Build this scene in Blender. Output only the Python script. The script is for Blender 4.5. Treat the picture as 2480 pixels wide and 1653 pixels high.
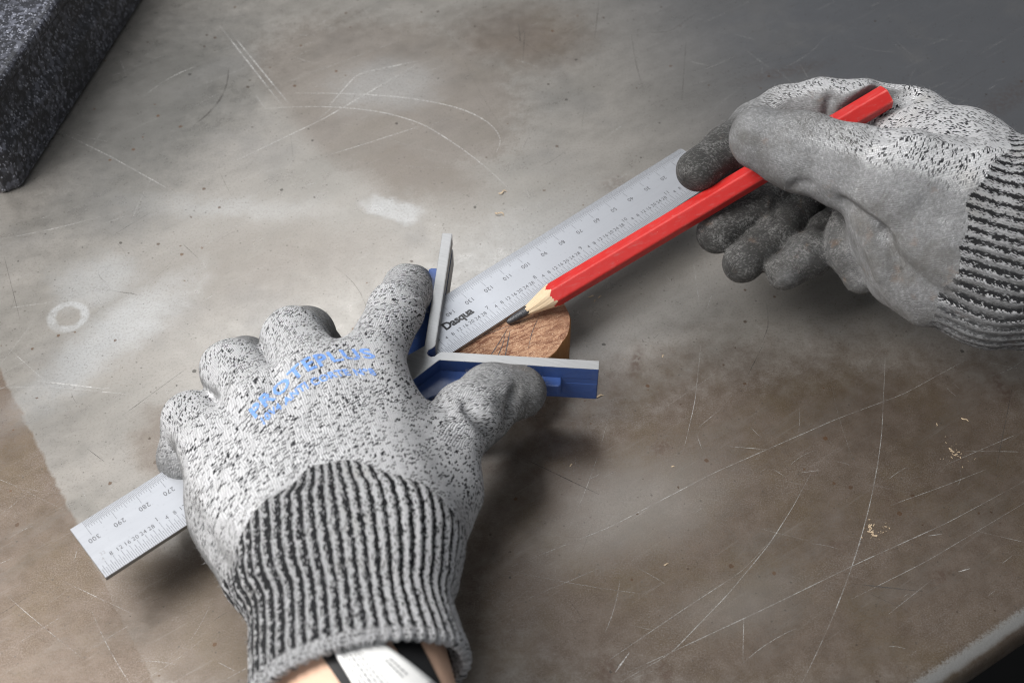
import bpy, bmesh, math, random
import numpy as np
from mathutils import Vector, Matrix
from mathutils.bvhtree import BVHTree

for o in list(bpy.data.objects):
    bpy.data.objects.remove(o, do_unlink=True)
SC = bpy.context.scene
COL = SC.collection
MM = 0.001
rng = np.random.default_rng(7)
random.seed(7)

# ------------------------------------------------------------------ camera
cam_d = bpy.data.cameras.new('camera')
cam = bpy.data.objects.new('camera', cam_d); COL.objects.link(cam)
cam_d.sensor_width = 36.0
cam_d.lens = 45.5
cam_d.clip_start = 0.01; cam_d.clip_end = 50
_r = Vector((0.99998, -0.00496, -0.00411))
_f = Vector((0.00000, 0.63839, -0.76972))
_u = Vector((0.00645, 0.76970, 0.63837))
_c = Vector((0.00263, -0.33756, 0.41843))
cam.matrix_world = Matrix(((_r.x, _u.x, -_f.x, _c.x), (_r.y, _u.y, -_f.y, _c.y), (_r.z, _u.z, -_f.z, _c.z), (0, 0, 0, 1)))
cam_d.dof.use_dof = True
cam_d.dof.focus_distance = 0.515
cam_d.dof.aperture_fstop = 13.0
SC.camera = cam
SC.cycles.filter_width = 1.15

# ------------------------------------------------------------------ light (workshop, indoors)
world = bpy.data.worlds.new('World'); SC.world = world; world.use_nodes = True
bg = world.node_tree.nodes['Background']
bg.inputs[0].default_value = (0.92, 0.96, 1.0, 1); bg.inputs[1].default_value = 0.20

def area_light(name, loc, target, sx, sy, watts, col):
    l = bpy.data.lights.new(name, 'AREA'); l.shape = 'RECTANGLE'; l.size = sx; l.size_y = sy
    l.energy = watts; l.color = col
    o = bpy.data.objects.new(name, l); COL.objects.link(o)
    o.location = loc
    o.rotation_euler = (Vector(target) - Vector(loc)).to_track_quat('-Z', 'Y').to_euler()
    return o
area_light('softbox_key', (-0.58, -0.14, 0.78), (-0.06, 0.0, 0.0), 0.50, 0.50, 14.5, (1.0, 0.98, 0.95))
area_light('softbox_front', (-0.10, -1.00, 0.85), (0.0, 0.0, 0.05), 0.8, 0.5, 3.0, (0.97, 0.985, 1.0))
area_light('softbox_back', (-0.22, 0.85, 1.15), (0.0, 0.05, 0.0), 0.55, 0.5, 4.2, (0.96, 0.98, 1.0))
SC.view_settings.view_transform = 'Standard'
SC.view_settings.look = 'None'
SC.view_settings.exposure = 0.0
SC.view_settings.gamma = 1.0
SC.view_settings.use_curve_mapping = False

# ------------------------------------------------------------------ helpers
def link(o, parent=None):
    COL.objects.link(o)
    if parent is not None:
        o.parent = parent
    return o

def mesh_obj(name, verts, faces, mat, parent=None, smooth=False):
    me = bpy.data.meshes.new(name)
    me.from_pydata([tuple(v) for v in verts], [], faces)
    me.update()
    if mat is not None:
        for m in (mat if isinstance(mat, (list, tuple)) else [mat]):
            me.materials.append(m)
    if smooth:
        me.polygons.foreach_set('use_smooth', [True] * len(me.polygons))
    return link(bpy.data.objects.new(name, me), parent)

def thing(name, label, cat, group=None):
    o = bpy.data.objects.new(name, None); o.empty_display_size = 0.01
    COL.objects.link(o); tag(o, label, cat, group); return o

def tag(o, label, cat, group=None):
    o['label'] = label; o['category'] = cat
    if group: o['group'] = group
    return o

def prism(poly, z0, z1):
    """closed prism from a ccw polygon (list of xy), returns verts, faces"""
    n = len(poly)
    v = [(p[0], p[1], z0) for p in poly] + [(p[0], p[1], z1) for p in poly]
    f = [tuple(range(n - 1, -1, -1)), tuple(range(n, 2 * n))]
    f += [(i, (i + 1) % n, n + (i + 1) % n, n + i) for i in range(n)]
    return v, f

def bevel(o, w, seg=2, angle=35):
    m = o.modifiers.new('bevel', 'BEVEL'); m.width = w; m.segments = seg
    m.limit_method = 'ANGLE'; m.angle_limit = math.radians(angle); m.harden_normals = False
    return o

# ------------------------------------------------------------------ shader mini-language
class NT:
    def __init__(s, name):
        s.m = bpy.data.materials.new(name); s.m.use_nodes = True
        s.t = s.m.node_tree; s.n = s.t.nodes; s.b = s.n['Principled BSDF']
        s.out = s.n['Material Output']
    def put(s, sock, v):
        if isinstance(v, bpy.types.NodeSocket): s.t.links.new(v, sock)
        elif isinstance(v, (tuple, list)): sock.default_value = (*v, 1.0)[:len(sock.default_value)] if len(v) < len(sock.default_value) else tuple(v)
        else: sock.default_value = v
    def math(s, op, a, b=0.0, c=None, clamp=False):
        n = s.n.new('ShaderNodeMath'); n.operation = op; n.use_clamp = clamp
        s.put(n.inputs[0], a); s.put(n.inputs[1], b)
        if c is not None: s.put(n.inputs[2], c)
        return n.outputs[0]
    def add(s, a, b): return s.math('ADD', a, b)
    def sub(s, a, b): return s.math('SUBTRACT', a, b)
    def mul(s, a, b): return s.math('MULTIPLY', a, b)
    def mx(s, a, b): return s.math('MAXIMUM', a, b)
    def mn(s, a, b): return s.math('MINIMUM', a, b)
    def ss(s, x, lo, hi, o0=0.0, o1=1.0):
        n = s.n.new('ShaderNodeMapRange'); n.interpolation_type = 'SMOOTHSTEP'; n.clamp = True
        s.put(n.inputs[0], x); s.put(n.inputs[1], lo); s.put(n.inputs[2], hi); s.put(n.inputs[3], o0); s.put(n.inputs[4], o1)
        return n.outputs[0]
    def mix(s, f, a, b, mode='MIX'):
        n = s.n.new('ShaderNodeMix'); n.data_type = 'RGBA'; n.blend_type = mode
        s.put(n.inputs[0], f); s.put(n.inputs[6], a); s.put(n.inputs[7], b)
        return n.outputs[2]
    def fmix(s, f, a, b):
        n = s.n.new('ShaderNodeMix'); n.data_type = 'FLOAT'
        s.put(n.inputs[0], f); s.put(n.inputs[2], a); s.put(n.inputs[3], b)
        return n.outputs[0]
    def obj(s, scale=1000.0):
        n = s.n.new('ShaderNodeTexCoord'); m = s.n.new('ShaderNodeVectorMath'); m.operation = 'MULTIPLY'
        s.t.links.new(n.outputs['Object'], m.inputs[0])
        m.inputs[1].default_value = (scale, scale, scale) if not isinstance(scale, tuple) else scale
        return m.outputs[0]
    def vscale(s, v, k):
        m = s.n.new('ShaderNodeVectorMath'); m.operation = 'MULTIPLY'; s.put(m.inputs[0], v); m.inputs[1].default_value = k; return m.outputs[0]
    def vadd(s, v, w):
        m = s.n.new('ShaderNodeVectorMath'); m.operation = 'ADD'; s.put(m.inputs[0], v); s.put(m.inputs[1], w); return m.outputs[0]
    def rotz(s, v, deg):
        n = s.n.new('ShaderNodeMapping'); s.put(n.inputs[0], v); n.inputs[2].default_value = (0, 0, math.radians(deg)); return n.outputs[0]
    def sep(s, v):
        n = s.n.new('ShaderNodeSeparateXYZ'); s.put(n.inputs[0], v); return n.outputs[0], n.outputs[1], n.outputs[2]
    def comb(s, x, y, z=0.0):
        n = s.n.new('ShaderNodeCombineXYZ'); s.put(n.inputs[0], x); s.put(n.inputs[1], y); s.put(n.inputs[2], z); return n.outputs[0]
    def noise(s, v, scale, detail=3.0, rough=0.55, dist=0.0, out=0):
        n = s.n.new('ShaderNodeTexNoise'); s.put(n.inputs['Vector'], v); n.inputs['Scale'].default_value = scale
        n.inputs['Detail'].default_value = detail; n.inputs['Roughness'].default_value = rough; n.inputs['Distortion'].default_value = dist
        return n.outputs[out]
    def voro(s, v, scale, feat='F1', out=0):
        n = s.n.new('ShaderNodeTexVoronoi'); n.feature = feat; s.put(n.inputs['Vector'], v); n.inputs['Scale'].default_value = scale; return n.outputs[out]
    def white(s, v):
        n = s.n.new('ShaderNodeTexWhiteNoise'); n.noise_dimensions = '3D'; s.put(n.inputs['Vector'], v); return n.outputs[0]
    def attr(s, name):
        n = s.n.new('ShaderNodeAttribute'); n.attribute_name = name; return n.outputs['Fac']
    def uv(s, name):
        n = s.n.new('ShaderNodeUVMap'); n.uv_map = name; return n.outputs[0]
    def bump(s, h, dist_mm, strength=1.0, normal=None):
        n = s.n.new('ShaderNodeBump'); n.inputs['Strength'].default_value = strength; n.inputs['Distance'].default_value = dist_mm * MM
        s.put(n.inputs['Height'], h)
        if normal is not None: s.put(n.inputs['Normal'], normal)
        return n.outputs[0]
    def fin(s, color=None, rough=None, metal=None, normal=None, spec=None, **kw):
        if color is not None: s.put(s.b.inputs['Base Color'], color)
        if rough is not None: s.put(s.b.inputs['Roughness'], rough)
        if metal is not None: s.put(s.b.inputs['Metallic'], metal)
        if normal is not None: s.put(s.b.inputs['Normal'], normal)
        if spec is not None: s.put(s.b.inputs['Specular IOR Level'], spec)
        for k, v in kw.items(): s.put(s.b.inputs[k], v)
        return s.m

LEFT = [
 ('palm',(-65.6,-122.6,58.0),(-98.9,-75.2,44.0),20.0,13.0,0.00,0.00,0.00,0.00),
 ('palm',(-55.5,-123.8,60.0),(-82.6,-67.0,52.0),23.0,14.5,0.00,0.00,0.00,0.00),
 ('palm',(-44.4,-123.9,60.0),(-65.3,-58.6,56.0),24.0,15.5,0.00,0.00,0.00,0.00),
 ('palm',(-36.4,-121.2,58.0),(-50.2,-50.7,54.0),22.0,15.0,0.00,0.00,0.00,0.00),
 ('palm',(-92.0,-97.9,40.0),(-74.6,-122.4,44.0),17.0,19.0,0.50,0.45,0.00,0.00),
 ('palm',(-101.3,-76.6,38.0),(-89.3,-99.2,42.0),12.0,16.0,0.50,0.55,0.00,0.00),
 ('palm',(-34.2,-95.2,46.0),(-40.1,-116.3,50.0),20.0,22.0,0.00,0.00,0.00,0.00),
 ('palm',(-23.3,-93.1,44.0),(-35.2,-116.8,48.0),16.0,19.0,0.10,0.10,0.00,0.00),
 ('palm',(-44.2,-57.0,46.0),(-28.6,-80.5,46.0),10.0,15.0,0.00,0.00,0.00,0.00),
 ('index',(-50.2,-50.7,54.0),(-41.6,-14.5,48.0),12.3,10.2,0.00,0.05,0.00,0.02),
 ('index',(-41.6,-14.5,48.0),(-38.8,6.9,36.0),10.2,9.4,0.05,0.45,0.02,0.10),
 ('index',(-38.8,6.9,36.0),(-38.1,23.5,20.0),9.4,8.4,0.45,0.75,0.10,0.20),
 ('middle',(-65.3,-58.6,56.0),(-79.4,-27.6,47.0),15.0,11.5,0.00,0.00,0.00,0.00),
 ('middle',(-79.4,-27.6,47.0),(-78.5,-8.3,26.0),11.5,10.5,0.00,0.80,0.00,0.00),
 ('middle',(-78.5,-8.3,26.0),(-75.4,-3.5,12.0),10.5,9.5,0.80,1.00,0.00,0.10),
 ('ring',(-82.6,-67.0,52.0),(-100.5,-40.0,44.0),14.0,11.5,0.00,0.00,0.00,0.00),
 ('ring',(-100.5,-40.0,44.0),(-101.3,-21.5,24.0),11.5,10.5,0.00,0.80,0.00,0.00),
 ('ring',(-101.3,-21.5,24.0),(-97.5,-19.1,12.0),10.5,9.5,0.80,1.00,0.00,0.10),
 ('pinky',(-98.9,-75.2,44.0),(-114.2,-58.4,38.0),13.0,10.5,0.00,0.10,0.00,0.00),
 ('pinky',(-114.2,-58.4,38.0),(-117.8,-65.0,24.0),10.5,10.0,0.10,0.80,0.00,0.00),
 ('pinky',(-117.8,-65.0,24.0),(-111.4,-64.1,14.0),10.0,9.0,0.80,1.00,0.00,0.10),
 ('thumb',(-24.2,-82.7,46.0),(-14.3,-58.7,40.0),14.0,12.0,0.10,0.45,0.00,0.10),
 ('thumb',(-14.3,-58.7,40.0),(-4.9,-45.8,36.0),12.0,11.3,0.45,0.70,0.10,0.15),
 ('thumb',(-4.9,-45.8,36.0),(5.1,-41.2,32.0),11.3,10.0,0.70,0.80,0.15,0.25),
 ('thumb',(-12.1,-60.7,32.0),(-6.6,-53.2,29.0),8.0,7.5,0.50,0.60,0.10,0.10),
 ('thumb',(2.3,-38.8,24.0),(7.3,-38.2,24.0),7.0,7.0,0.90,0.90,0.20,0.20),
 ('wrist',(-52.5,-118.2,60.0),(-50.5,-136.8,58.0),1.0,1.0,0.00,0.00,0.00,0.00),
 ('wrist',(-50.5,-136.8,58.0),(-41.2,-174.4,58.0),1.0,1.0,0.00,0.00,0.00,0.00),
]
RIGHT = [
 ('thumb',(149.4,15.0,82.1),(132.8,26.7,81.3),21.0,16.0,0.35,0.50,0.00,0.05),
 ('thumb',(132.8,26.7,81.3),(115.6,37.2,79.7),16.0,14.8,0.50,0.70,0.05,0.15),
 ('thumb',(115.6,37.2,79.7),(99.4,43.9,81.3),14.8,12.0,0.70,0.85,0.15,0.30),
 ('palm',(149.4,15.0,82.1),(180.2,7.5,73.2),22.0,27.0,0.10,0.10,0.00,0.00),
 ('palm',(149.0,11.9,70.4),(162.5,3.3,68.4),17.0,21.0,0.60,0.50,0.10,0.05),
 ('palm',(156.8,2.9,64.2),(180.1,-5.1,62.8),22.0,27.0,0.60,0.50,0.05,0.00),
 ('palm',(149.1,79.4,67.9),(168.3,70.5,63.1),11.0,14.0,0.00,0.00,0.00,0.00),
 ('palm',(168.3,70.5,63.1),(181.4,42.4,71.0),14.0,17.5,0.00,0.00,0.00,0.00),
 ('palm',(181.4,42.4,71.0),(188.1,22.1,75.0),17.5,20.0,0.00,0.00,0.00,0.00),
 ('palm',(164.5,53.5,64.6),(173.6,34.2,70.7),13.0,17.0,0.00,0.00,0.00,0.00),
 ('index',(146.0,75.5,71.1),(131.4,80.8,67.7),11.0,10.3,0.00,0.25,0.00,0.30),
 ('index',(131.4,80.8,67.7),(117.2,82.7,61.6),10.3,10.0,0.25,0.50,0.30,0.42),
 ('index',(117.2,82.7,61.6),(105.1,77.0,58.1),10.0,10.0,0.50,0.70,0.42,0.50),
 ('index',(105.1,77.0,58.1),(91.0,61.3,59.4),10.0,9.6,0.70,0.95,0.50,0.85),
 ('index',(91.0,61.3,59.4),(77.9,47.5,60.9),9.6,8.6,0.95,1.00,0.85,0.92),
 ('middle',(151.6,79.0,46.7),(131.5,83.8,32.5),12.0,10.5,0.00,0.50,0.30,0.80),
 ('middle',(131.5,83.8,32.5),(121.7,65.5,35.6),10.5,9.6,0.50,1.00,0.80,0.90),
 ('middle',(121.7,65.5,35.6),(104.9,47.0,39.7),9.6,9.0,1.00,1.00,0.90,0.90),
 ('middle',(104.9,47.0,39.7),(85.9,31.4,41.1),9.0,8.4,1.00,1.00,0.90,0.90),
 ('ring',(159.1,71.9,35.7),(137.1,75.0,25.2),12.0,10.0,0.00,0.50,0.30,0.90),
 ('ring',(137.1,75.0,25.2),(123.6,56.2,33.1),10.0,9.2,0.50,1.00,0.90,0.95),
 ('ring',(123.6,56.2,33.1),(111.5,34.1,38.1),9.2,8.5,1.00,1.00,0.95,0.90),
 ('ring',(111.5,34.1,38.1),(95.4,17.9,37.7),8.5,8.4,1.00,1.00,0.90,0.80),
 ('pinky',(165.3,58.9,30.1),(149.6,59.0,25.0),11.0,9.5,0.00,0.50,0.30,0.90),
 ('pinky',(149.6,59.0,25.0),(133.9,37.1,35.4),9.5,8.3,0.50,1.00,0.90,0.95),
 ('pinky',(133.9,37.1,35.4),(122.2,20.6,39.9),8.3,8.4,1.00,1.00,0.95,0.75),
 ('pinky',(122.2,20.6,39.9),(110.9,11.9,39.1),8.4,7.4,1.00,1.00,0.75,0.60),
 ('palm',(156.9,67.4,42.3),(167.0,34.6,48.9),20.0,26.0,1.00,1.00,1.00,0.20),  # both palm cones here: soiling raised to paint in the hollow's shade
 ('palm',(158.1,46.1,35.1),(173.8,13.9,52.6),18.0,26.0,1.00,0.80,0.90,0.10),
 ('fold',(135.0,29.8,51.5),(137.0,17.0,47.3),8.0,9.5,1.00,1.00,0.70,0.60),
 ('fold',(137.0,17.0,47.3),(141.3,8.7,40.5),9.5,7.5,1.00,1.00,0.60,0.60),
 ('fold',(140.4,14.6,58.3),(149.8,-3.7,45.7),8.0,6.0,1.00,1.00,0.35,0.35),
 ('fold',(149.2,-1.8,49.9),(160.0,-10.5,53.1),10.0,14.0,0.90,0.80,0.10,0.05),
 ('palm',(158.4,-6.0,56.8),(180.9,-13.9,58.0),16.0,20.0,0.90,0.70,0.05,0.00),
 ('wrist',(171.0,6.5,69.8),(190.8,-2.1,67.9),1.0,1.0,0.00,0.00,0.00,0.00),
 ('wrist',(190.8,-2.1,67.9),(231.1,-21.1,70.2),1.0,1.0,0.00,0.00,0.00,0.00),
]
GROOVES_L = []
GROOVES_R = [((140.0,64.7,73.9),(162.9,74.1,81.7),6.6,6.8,2.5),((146.0,54.3,78.3),(152.6,59.3,79.8),4.0,4.5,3.0),((129.7,17.6,56.9),(129.7,3.5,51.7),2.6,2.6,1.5),((124.1,37.1,53.6),(130.5,32.7,49.9),6.5,6.5,2.0)]
CREASES_L = [
 ([(-50.7,-16.6,52.0),(-41.8,-14.1,52.0),(-28.6,-16.0,52.0)],-1.00,1.50),
 ([(-49.9,-13.2,52.0),(-41.2,-10.4,52.0),(-28.8,-11.6,52.0)],-0.90,1.30),
 ([(-48.5,-7.4,50.0),(-40.0,-4.8,50.0),(-29.1,-5.8,50.0)],-0.80,1.30),
 ([(-50.8,-14.9,52.0),(-41.9,-12.3,52.0),(-28.7,-13.8,52.0)],0.70,1.50),
 ([(-16.1,-53.8,44.0),(-11.8,-60.7,44.0),(-2.4,-74.1,44.0)],-3.00,2.40),
 ([(-20.5,-56.7,44.0),(-14.8,-64.5,44.0),(-7.7,-77.8,44.0)],1.20,3.00),
 ([(3.5,-43.3,38.0),(1.9,-50.4,38.0),(0.9,-63.2,38.0)],-2.20,2.00),
 ([(-6.5,-44.2,38.0),(-7.3,-52.3,38.0),(-1.7,-63.2,38.0)],0.80,3.00),
 ([(-29.9,-61.2,54.0),(-22.9,-65.1,54.0),(-15.2,-66.1,54.0)],-0.90,2.00),
 ([(-27.3,-69.8,54.0),(-19.6,-74.6,54.0),(-12.6,-84.7,54.0)],-0.60,2.50),
 ([(-62.3,-43.0,60.0),(-64.4,-54.9,60.0),(-64.1,-66.5,60.0)],-0.70,3.50),
 ([(-82.3,-52.8,60.0),(-77.4,-62.5,60.0),(-73.2,-73.9,60.0)],-0.70,3.50),
 ([(-49.6,-35.0,60.0),(-51.2,-45.1,60.0),(-51.9,-57.0,60.0)],-0.60,3.00),
 ([(-107.4,-51.6,46.0),(-100.2,-57.6,46.0),(-88.6,-63.5,46.0)],-1.00,2.50),
 ([(-105.4,-100.7,50.0),(-97.6,-114.3,50.0),(-87.2,-127.3,50.0)],-0.80,3.00),
]
CREASES_R = [
 ([(132.6,74.3,77.9),(131.1,69.5,74.0),(129.3,64.1,69.5)],-2.80,2.00),
 ([(124.1,75.7,79.1),(123.2,71.6,75.7),(122.3,66.9,71.8)],-0.50,2.00),
 ([(127.1,20.7,71.2),(133.8,17.2,68.3),(142.1,12.3,64.2),(150.4,5.2,58.3)],-2.60,2.20),
 ([(129.4,21.9,73.5),(138.5,16.7,69.2),(146.8,10.3,63.8)],0.90,3.00),
 ([(140.7,8.7,69.0),(145.3,0.4,62.1),(149.5,-9.1,54.2)],-3.40,2.40),
 ([(138.1,9.0,62.8),(142.2,1.3,56.4),(145.3,-5.1,51.1)],1.80,2.60),
 ([(144.3,-3.1,67.0),(154.9,-11.3,60.2),(167.8,-18.9,53.9)],-1.80,2.40),
 ([(147.4,0.1,67.1),(160.4,-6.2,61.8),(175.1,-12.6,56.6)],0.60,3.00),
 ([(106.7,18.9,77.4),(111.7,20.9,79.1),(117.4,20.2,78.6)],-1.20,1.80),
 ([(138.7,39.8,88.3),(142.0,37.8,86.7),(148.7,35.9,85.1)],-1.50,2.50),
 ([(121.2,34.5,93.0),(124.5,36.4,94.6),(128.6,35.7,94.0)],0.90,3.00),
 ([(153.0,12.9,75.1),(162.8,9.0,71.9),(176.0,7.7,70.8)],-0.60,3.00),
 ([(178.8,44.7,85.9),(183.8,43.4,84.8),(188.0,39.5,81.5)],0.90,3.00),
 ([(98.9,35.0,83.0),(112.2,29.8,78.7),(128.8,22.6,72.8)],0.45,2.00),
 ([(111.5,43.8,52.7),(108.8,38.4,48.2),(111.4,34.3,44.8)],-0.80,1.60),
 ([(124.3,26.0,44.4),(126.0,22.6,41.6),(128.6,19.9,39.3)],-0.80,1.60),
]
SCRATCHES = [
  (0.80,0.97,[(-105.1,171.5),(-92.5,171.4),(-80.7,170.9),(-69.7,170.1),(-59.5,169.0),(-50.1,167.5),(-41.5,165.6),(-33.8,163.4),(-26.9,160.9),(-20.8,158.1),(-15.6,154.9),(-11.2,151.4),(-7.6,147.7),(-4.8,143.6),(-2.8,139.2),(-1.7,134.5),(-4.3,126.8)]),
  (0.60,0.96,[(-119.5,159.7),(-110.2,160.6),(-101.3,161.1),(-92.7,161.1),(-84.5,160.7),(-76.7,159.8),(-69.3,158.6),(-62.2,156.9),(-55.6,154.8),(-49.4,152.2),(-43.6,149.3),(-38.3,146.0),(-38.3,146.0),(-31.0,139.5),(-24.3,133.1),(-18.1,126.7),(-12.4,120.3),(-7.1,113.9),(-2.4,107.6),(1.9,101.3)]),
  (0.55,0.96,[(-128.5,121.9),(-88.7,152.1),(-44.5,194.3)]),
  (0.50,0.96,[(-87.3,124.5),(-70.2,132.1),(-41.5,146.0)]),
  (0.30,0.60,[(-133.5,106.2),(-87.3,124.5)]),
  (0.50,0.75,[(-180.8,168.6),(-178.8,172.2),(-176.6,175.6),(-174.3,178.9),(-171.8,181.9),(-169.0,184.7),(-166.1,187.4),(-163.1,189.8),(-159.8,192.0),(-156.3,194.1)]),
  (1.20,0.25,[(-141.1,192.1),(-140.3,186.4),(-140.1,180.9),(-140.3,175.5),(-141.1,170.3),(-142.4,165.3),(-144.2,160.5),(-146.5,155.9),(-149.3,151.4),(-152.5,147.1)]),
  (0.50,0.70,[(-217.8,144.5),(-188.2,125.5),(-148.4,96.9)]),
  (0.50,0.80,[(-227.7,71.0),(-204.6,77.6),(-172.3,90.0)]),
  (1.40,0.75,[(-150.3,226.6),(-110.0,161.3)]),
  (1.20,0.70,[(-143.8,220.9),(-106.9,162.9)]),
  (0.50,0.90,[(-125.2,171.4),(-118.4,159.7)]),
  (0.35,0.70,[(-116.0,176.4),(-50.0,216.3)]),
  (0.70,0.95,[(-88.3,159.4),(-75.1,186.3),(-44.6,196.4)]),
  (0.50,0.85,[(-92.7,149.7),(-84.2,162.7)]),
  (0.40,0.85,[(-109.3,218.7),(-101.3,217.7)]),
  (0.50,0.80,[(-79.0,241.0),(-56.9,239.8),(-49.7,235.0)]),
  (0.40,0.20,[(-144.8,67.5),(-136.0,58.1)]),
  (0.35,0.20,[(-177.1,73.3),(-162.0,88.4)]),
  (0.40,0.20,[(-173.6,40.2),(-156.9,36.5)]),
  (0.35,0.90,[(-196.6,43.6),(-185.0,44.8)]),
  (0.35,0.90,[(-217.3,29.3),(-194.9,33.4)]),
  (0.40,0.25,[(-223.1,60.2),(-207.7,24.2)]),
  (0.30,0.90,[(-78.8,28.1),(-67.7,30.5),(-60.5,34.2)]),
  (0.45,0.85,[(2.1,-97.6),(39.0,-81.2),(80.7,-57.0),(133.0,-31.4),(161.5,-19.5),(202.8,5.3)]),
  (0.50,0.85,[(38.0,-141.5),(56.8,-132.6),(91.7,-116.0),(130.2,-96.8),(165.8,-80.3),(199.4,-62.0)]),
  (0.50,0.90,[(39.4,-143.1),(57.5,-132.7),(80.8,-108.9),(97.6,-89.2),(108.7,-73.1),(118.2,-57.3)]),
  (0.40,0.80,[(34.5,-135.8),(64.5,-114.9),(86.6,-100.1),(98.6,-87.3)]),
  (0.60,0.80,[(101.6,-144.1),(105.7,-137.5),(109.7,-130.8),(113.6,-124.1),(117.3,-117.3),(120.9,-110.4),(124.5,-103.4),(127.8,-96.3),(131.1,-89.2),(134.1,-82.0),(137.1,-74.7),(139.9,-67.3),(142.5,-59.8),(145.0,-52.2),(147.3,-44.6),(149.4,-36.8),(158.1,2.1)]),
  (0.35,0.80,[(124.4,-111.9),(154.1,-96.9),(196.9,-71.8)]),
  (0.40,0.80,[(82.1,8.7),(76.3,-23.3),(69.9,-45.7)]),
  (0.40,0.30,[(108.6,8.4),(99.0,-10.1)]),
  (0.40,0.90,[(75.7,-39.4),(76.8,-45.7)]),
  (0.50,0.95,[(114.4,-57.3),(121.3,-56.3)]),
  (0.40,0.90,[(146.0,-72.4),(168.6,-63.7),(186.2,-56.3)]),
  (0.40,0.90,[(169.7,-54.7),(205.5,-38.3)]),
  (0.35,0.80,[(88.0,-44.8),(103.2,-46.5)]),
  (0.45,0.25,[(2.4,-47.2),(35.6,-66.7)]),
  (0.35,0.80,[(179.8,-47.6),(202.9,-48.3)]),
  (0.40,0.85,[(176.4,-84.1),(192.5,-88.9)]),
  (0.70,0.95,[(165.2,-101.1),(169.9,-99.8)]),
  (0.80,0.95,[(37.7,-139.5),(43.1,-132.1)]),
  (0.60,0.90,[(157.3,-85.9),(163.6,-85.0)]),
  (0.70,0.25,[(125.4,-105.7),(150.0,-109.0)]),
  (0.35,0.80,[(136.5,-118.0),(155.0,-104.2)]),
  (0.40,0.90,[(20.3,-31.0),(30.2,-32.7)]),
  (0.35,0.25,[(206.7,-15.5),(189.2,-57.9)]),
  (0.35,0.70,[(76.9,-35.2),(88.5,-24.5)]),
  (0.30,0.70,[(82.4,-135.3),(84.6,-119.4)]),
  (0.35,0.25,[(94.3,213.0),(87.5,162.6)]),
  (0.40,0.25,[(66.2,216.9),(66.2,211.3),(66.2,205.8),(66.4,200.4),(66.7,195.2),(67.1,190.1),(67.6,185.2),(68.2,180.4),(69.0,175.7),(69.8,171.1)]),
  (0.40,0.15,[(5.9,213.9),(10.6,223.0),(9.1,195.9)]),
  (0.35,0.80,[(3.6,197.7),(17.9,190.5)]),
  (0.35,0.20,[(3.7,217.6),(18.1,201.1)]),
  (0.50,0.15,[(7.2,226.8),(8.1,208.4)]),
  (0.35,0.80,[(123.3,204.5),(135.1,187.6)]),
  (0.40,0.85,[(150.2,192.7),(152.8,180.5)]),
  (0.35,0.25,[(72.0,218.7),(85.7,218.6),(102.1,235.2)]),
  (0.40,0.25,[(46.7,213.5),(50.6,247.3)]),
  (0.30,0.80,[(83.0,57.5),(83.3,30.4)]),
  (0.25,0.80,[(87.9,57.4),(88.9,39.2)]),
  (0.35,0.25,[(112.3,30.2),(111.5,16.7),(107.7,8.7)]),
  (0.45,0.90,[(-206.8,-13.4),(-187.4,-12.7),(-149.1,-17.7)]),
  (1.00,0.85,[(-192.4,-9.9),(-163.9,-14.2)]),
  (0.35,0.85,[(-208.3,7.5),(-186.6,-12.3)]),
  (0.40,0.25,[(-165.0,-43.8),(-156.9,-50.1)]),
  (0.35,0.30,[(-131.8,-3.6),(-154.2,-28.0)]),
  (0.35,0.90,[(-100.8,-134.8),(-94.3,-138.1)]),
]
SHAVINGS = [(-1.2,99.1,4.2,20),(-2.7,84.9,4.8,-25),(37.0,34.3,2.6,20),(38.4,31.8,1.6,60),(40.6,34.1,2.0,40),(171.6,-34.9,1.6,80),(183.2,-32.6,3.0,-30),(65.3,1.0,1.6,60),(58.7,-97.3,2.0,20),(25.2,-53.3,1.8,50),(64.8,-54.1,1.4,10),(37.8,-19.7,4.0,15)]
STAINS = [
 (54,-2,3,10,-15,1.00),
 (61,-45,5,4,30,0.80),
 (35,-139,6,7,0,0.90),
 (55,-140,3,6,20,0.80),
 (202,-17,4,12,10,1.00),
 (159,-103,5,3,0,0.80),
 (123,-90,4,4,0,0.60),
 (146,-71,7,9,0,0.40),
 (143,186,34,6,18,0.45),
 (250,164,9,30,-50,0.50),
 (51,105,10,6,30,0.50),
]

# ------------------------------------------------------------------ materials
def mat_simple(name, col, rough=0.5, metal=0.0, spec=0.5, nz=0.0, nscale=0.4, bump=0.0):
    s = NT(name); c = col
    p = s.obj()
    if nz:
        n = s.noise(p, nscale, 4)
        c = s.mix(s.ss(n, 0.3, 0.7), tuple(x * (1 - nz) for x in col), tuple(min(1, x * (1 + nz)) for x in col))
    nm = s.bump(s.noise(p, nscale * 6, 3), bump) if bump else None
    return s.fin(c, rough, metal, nm, spec)

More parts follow.
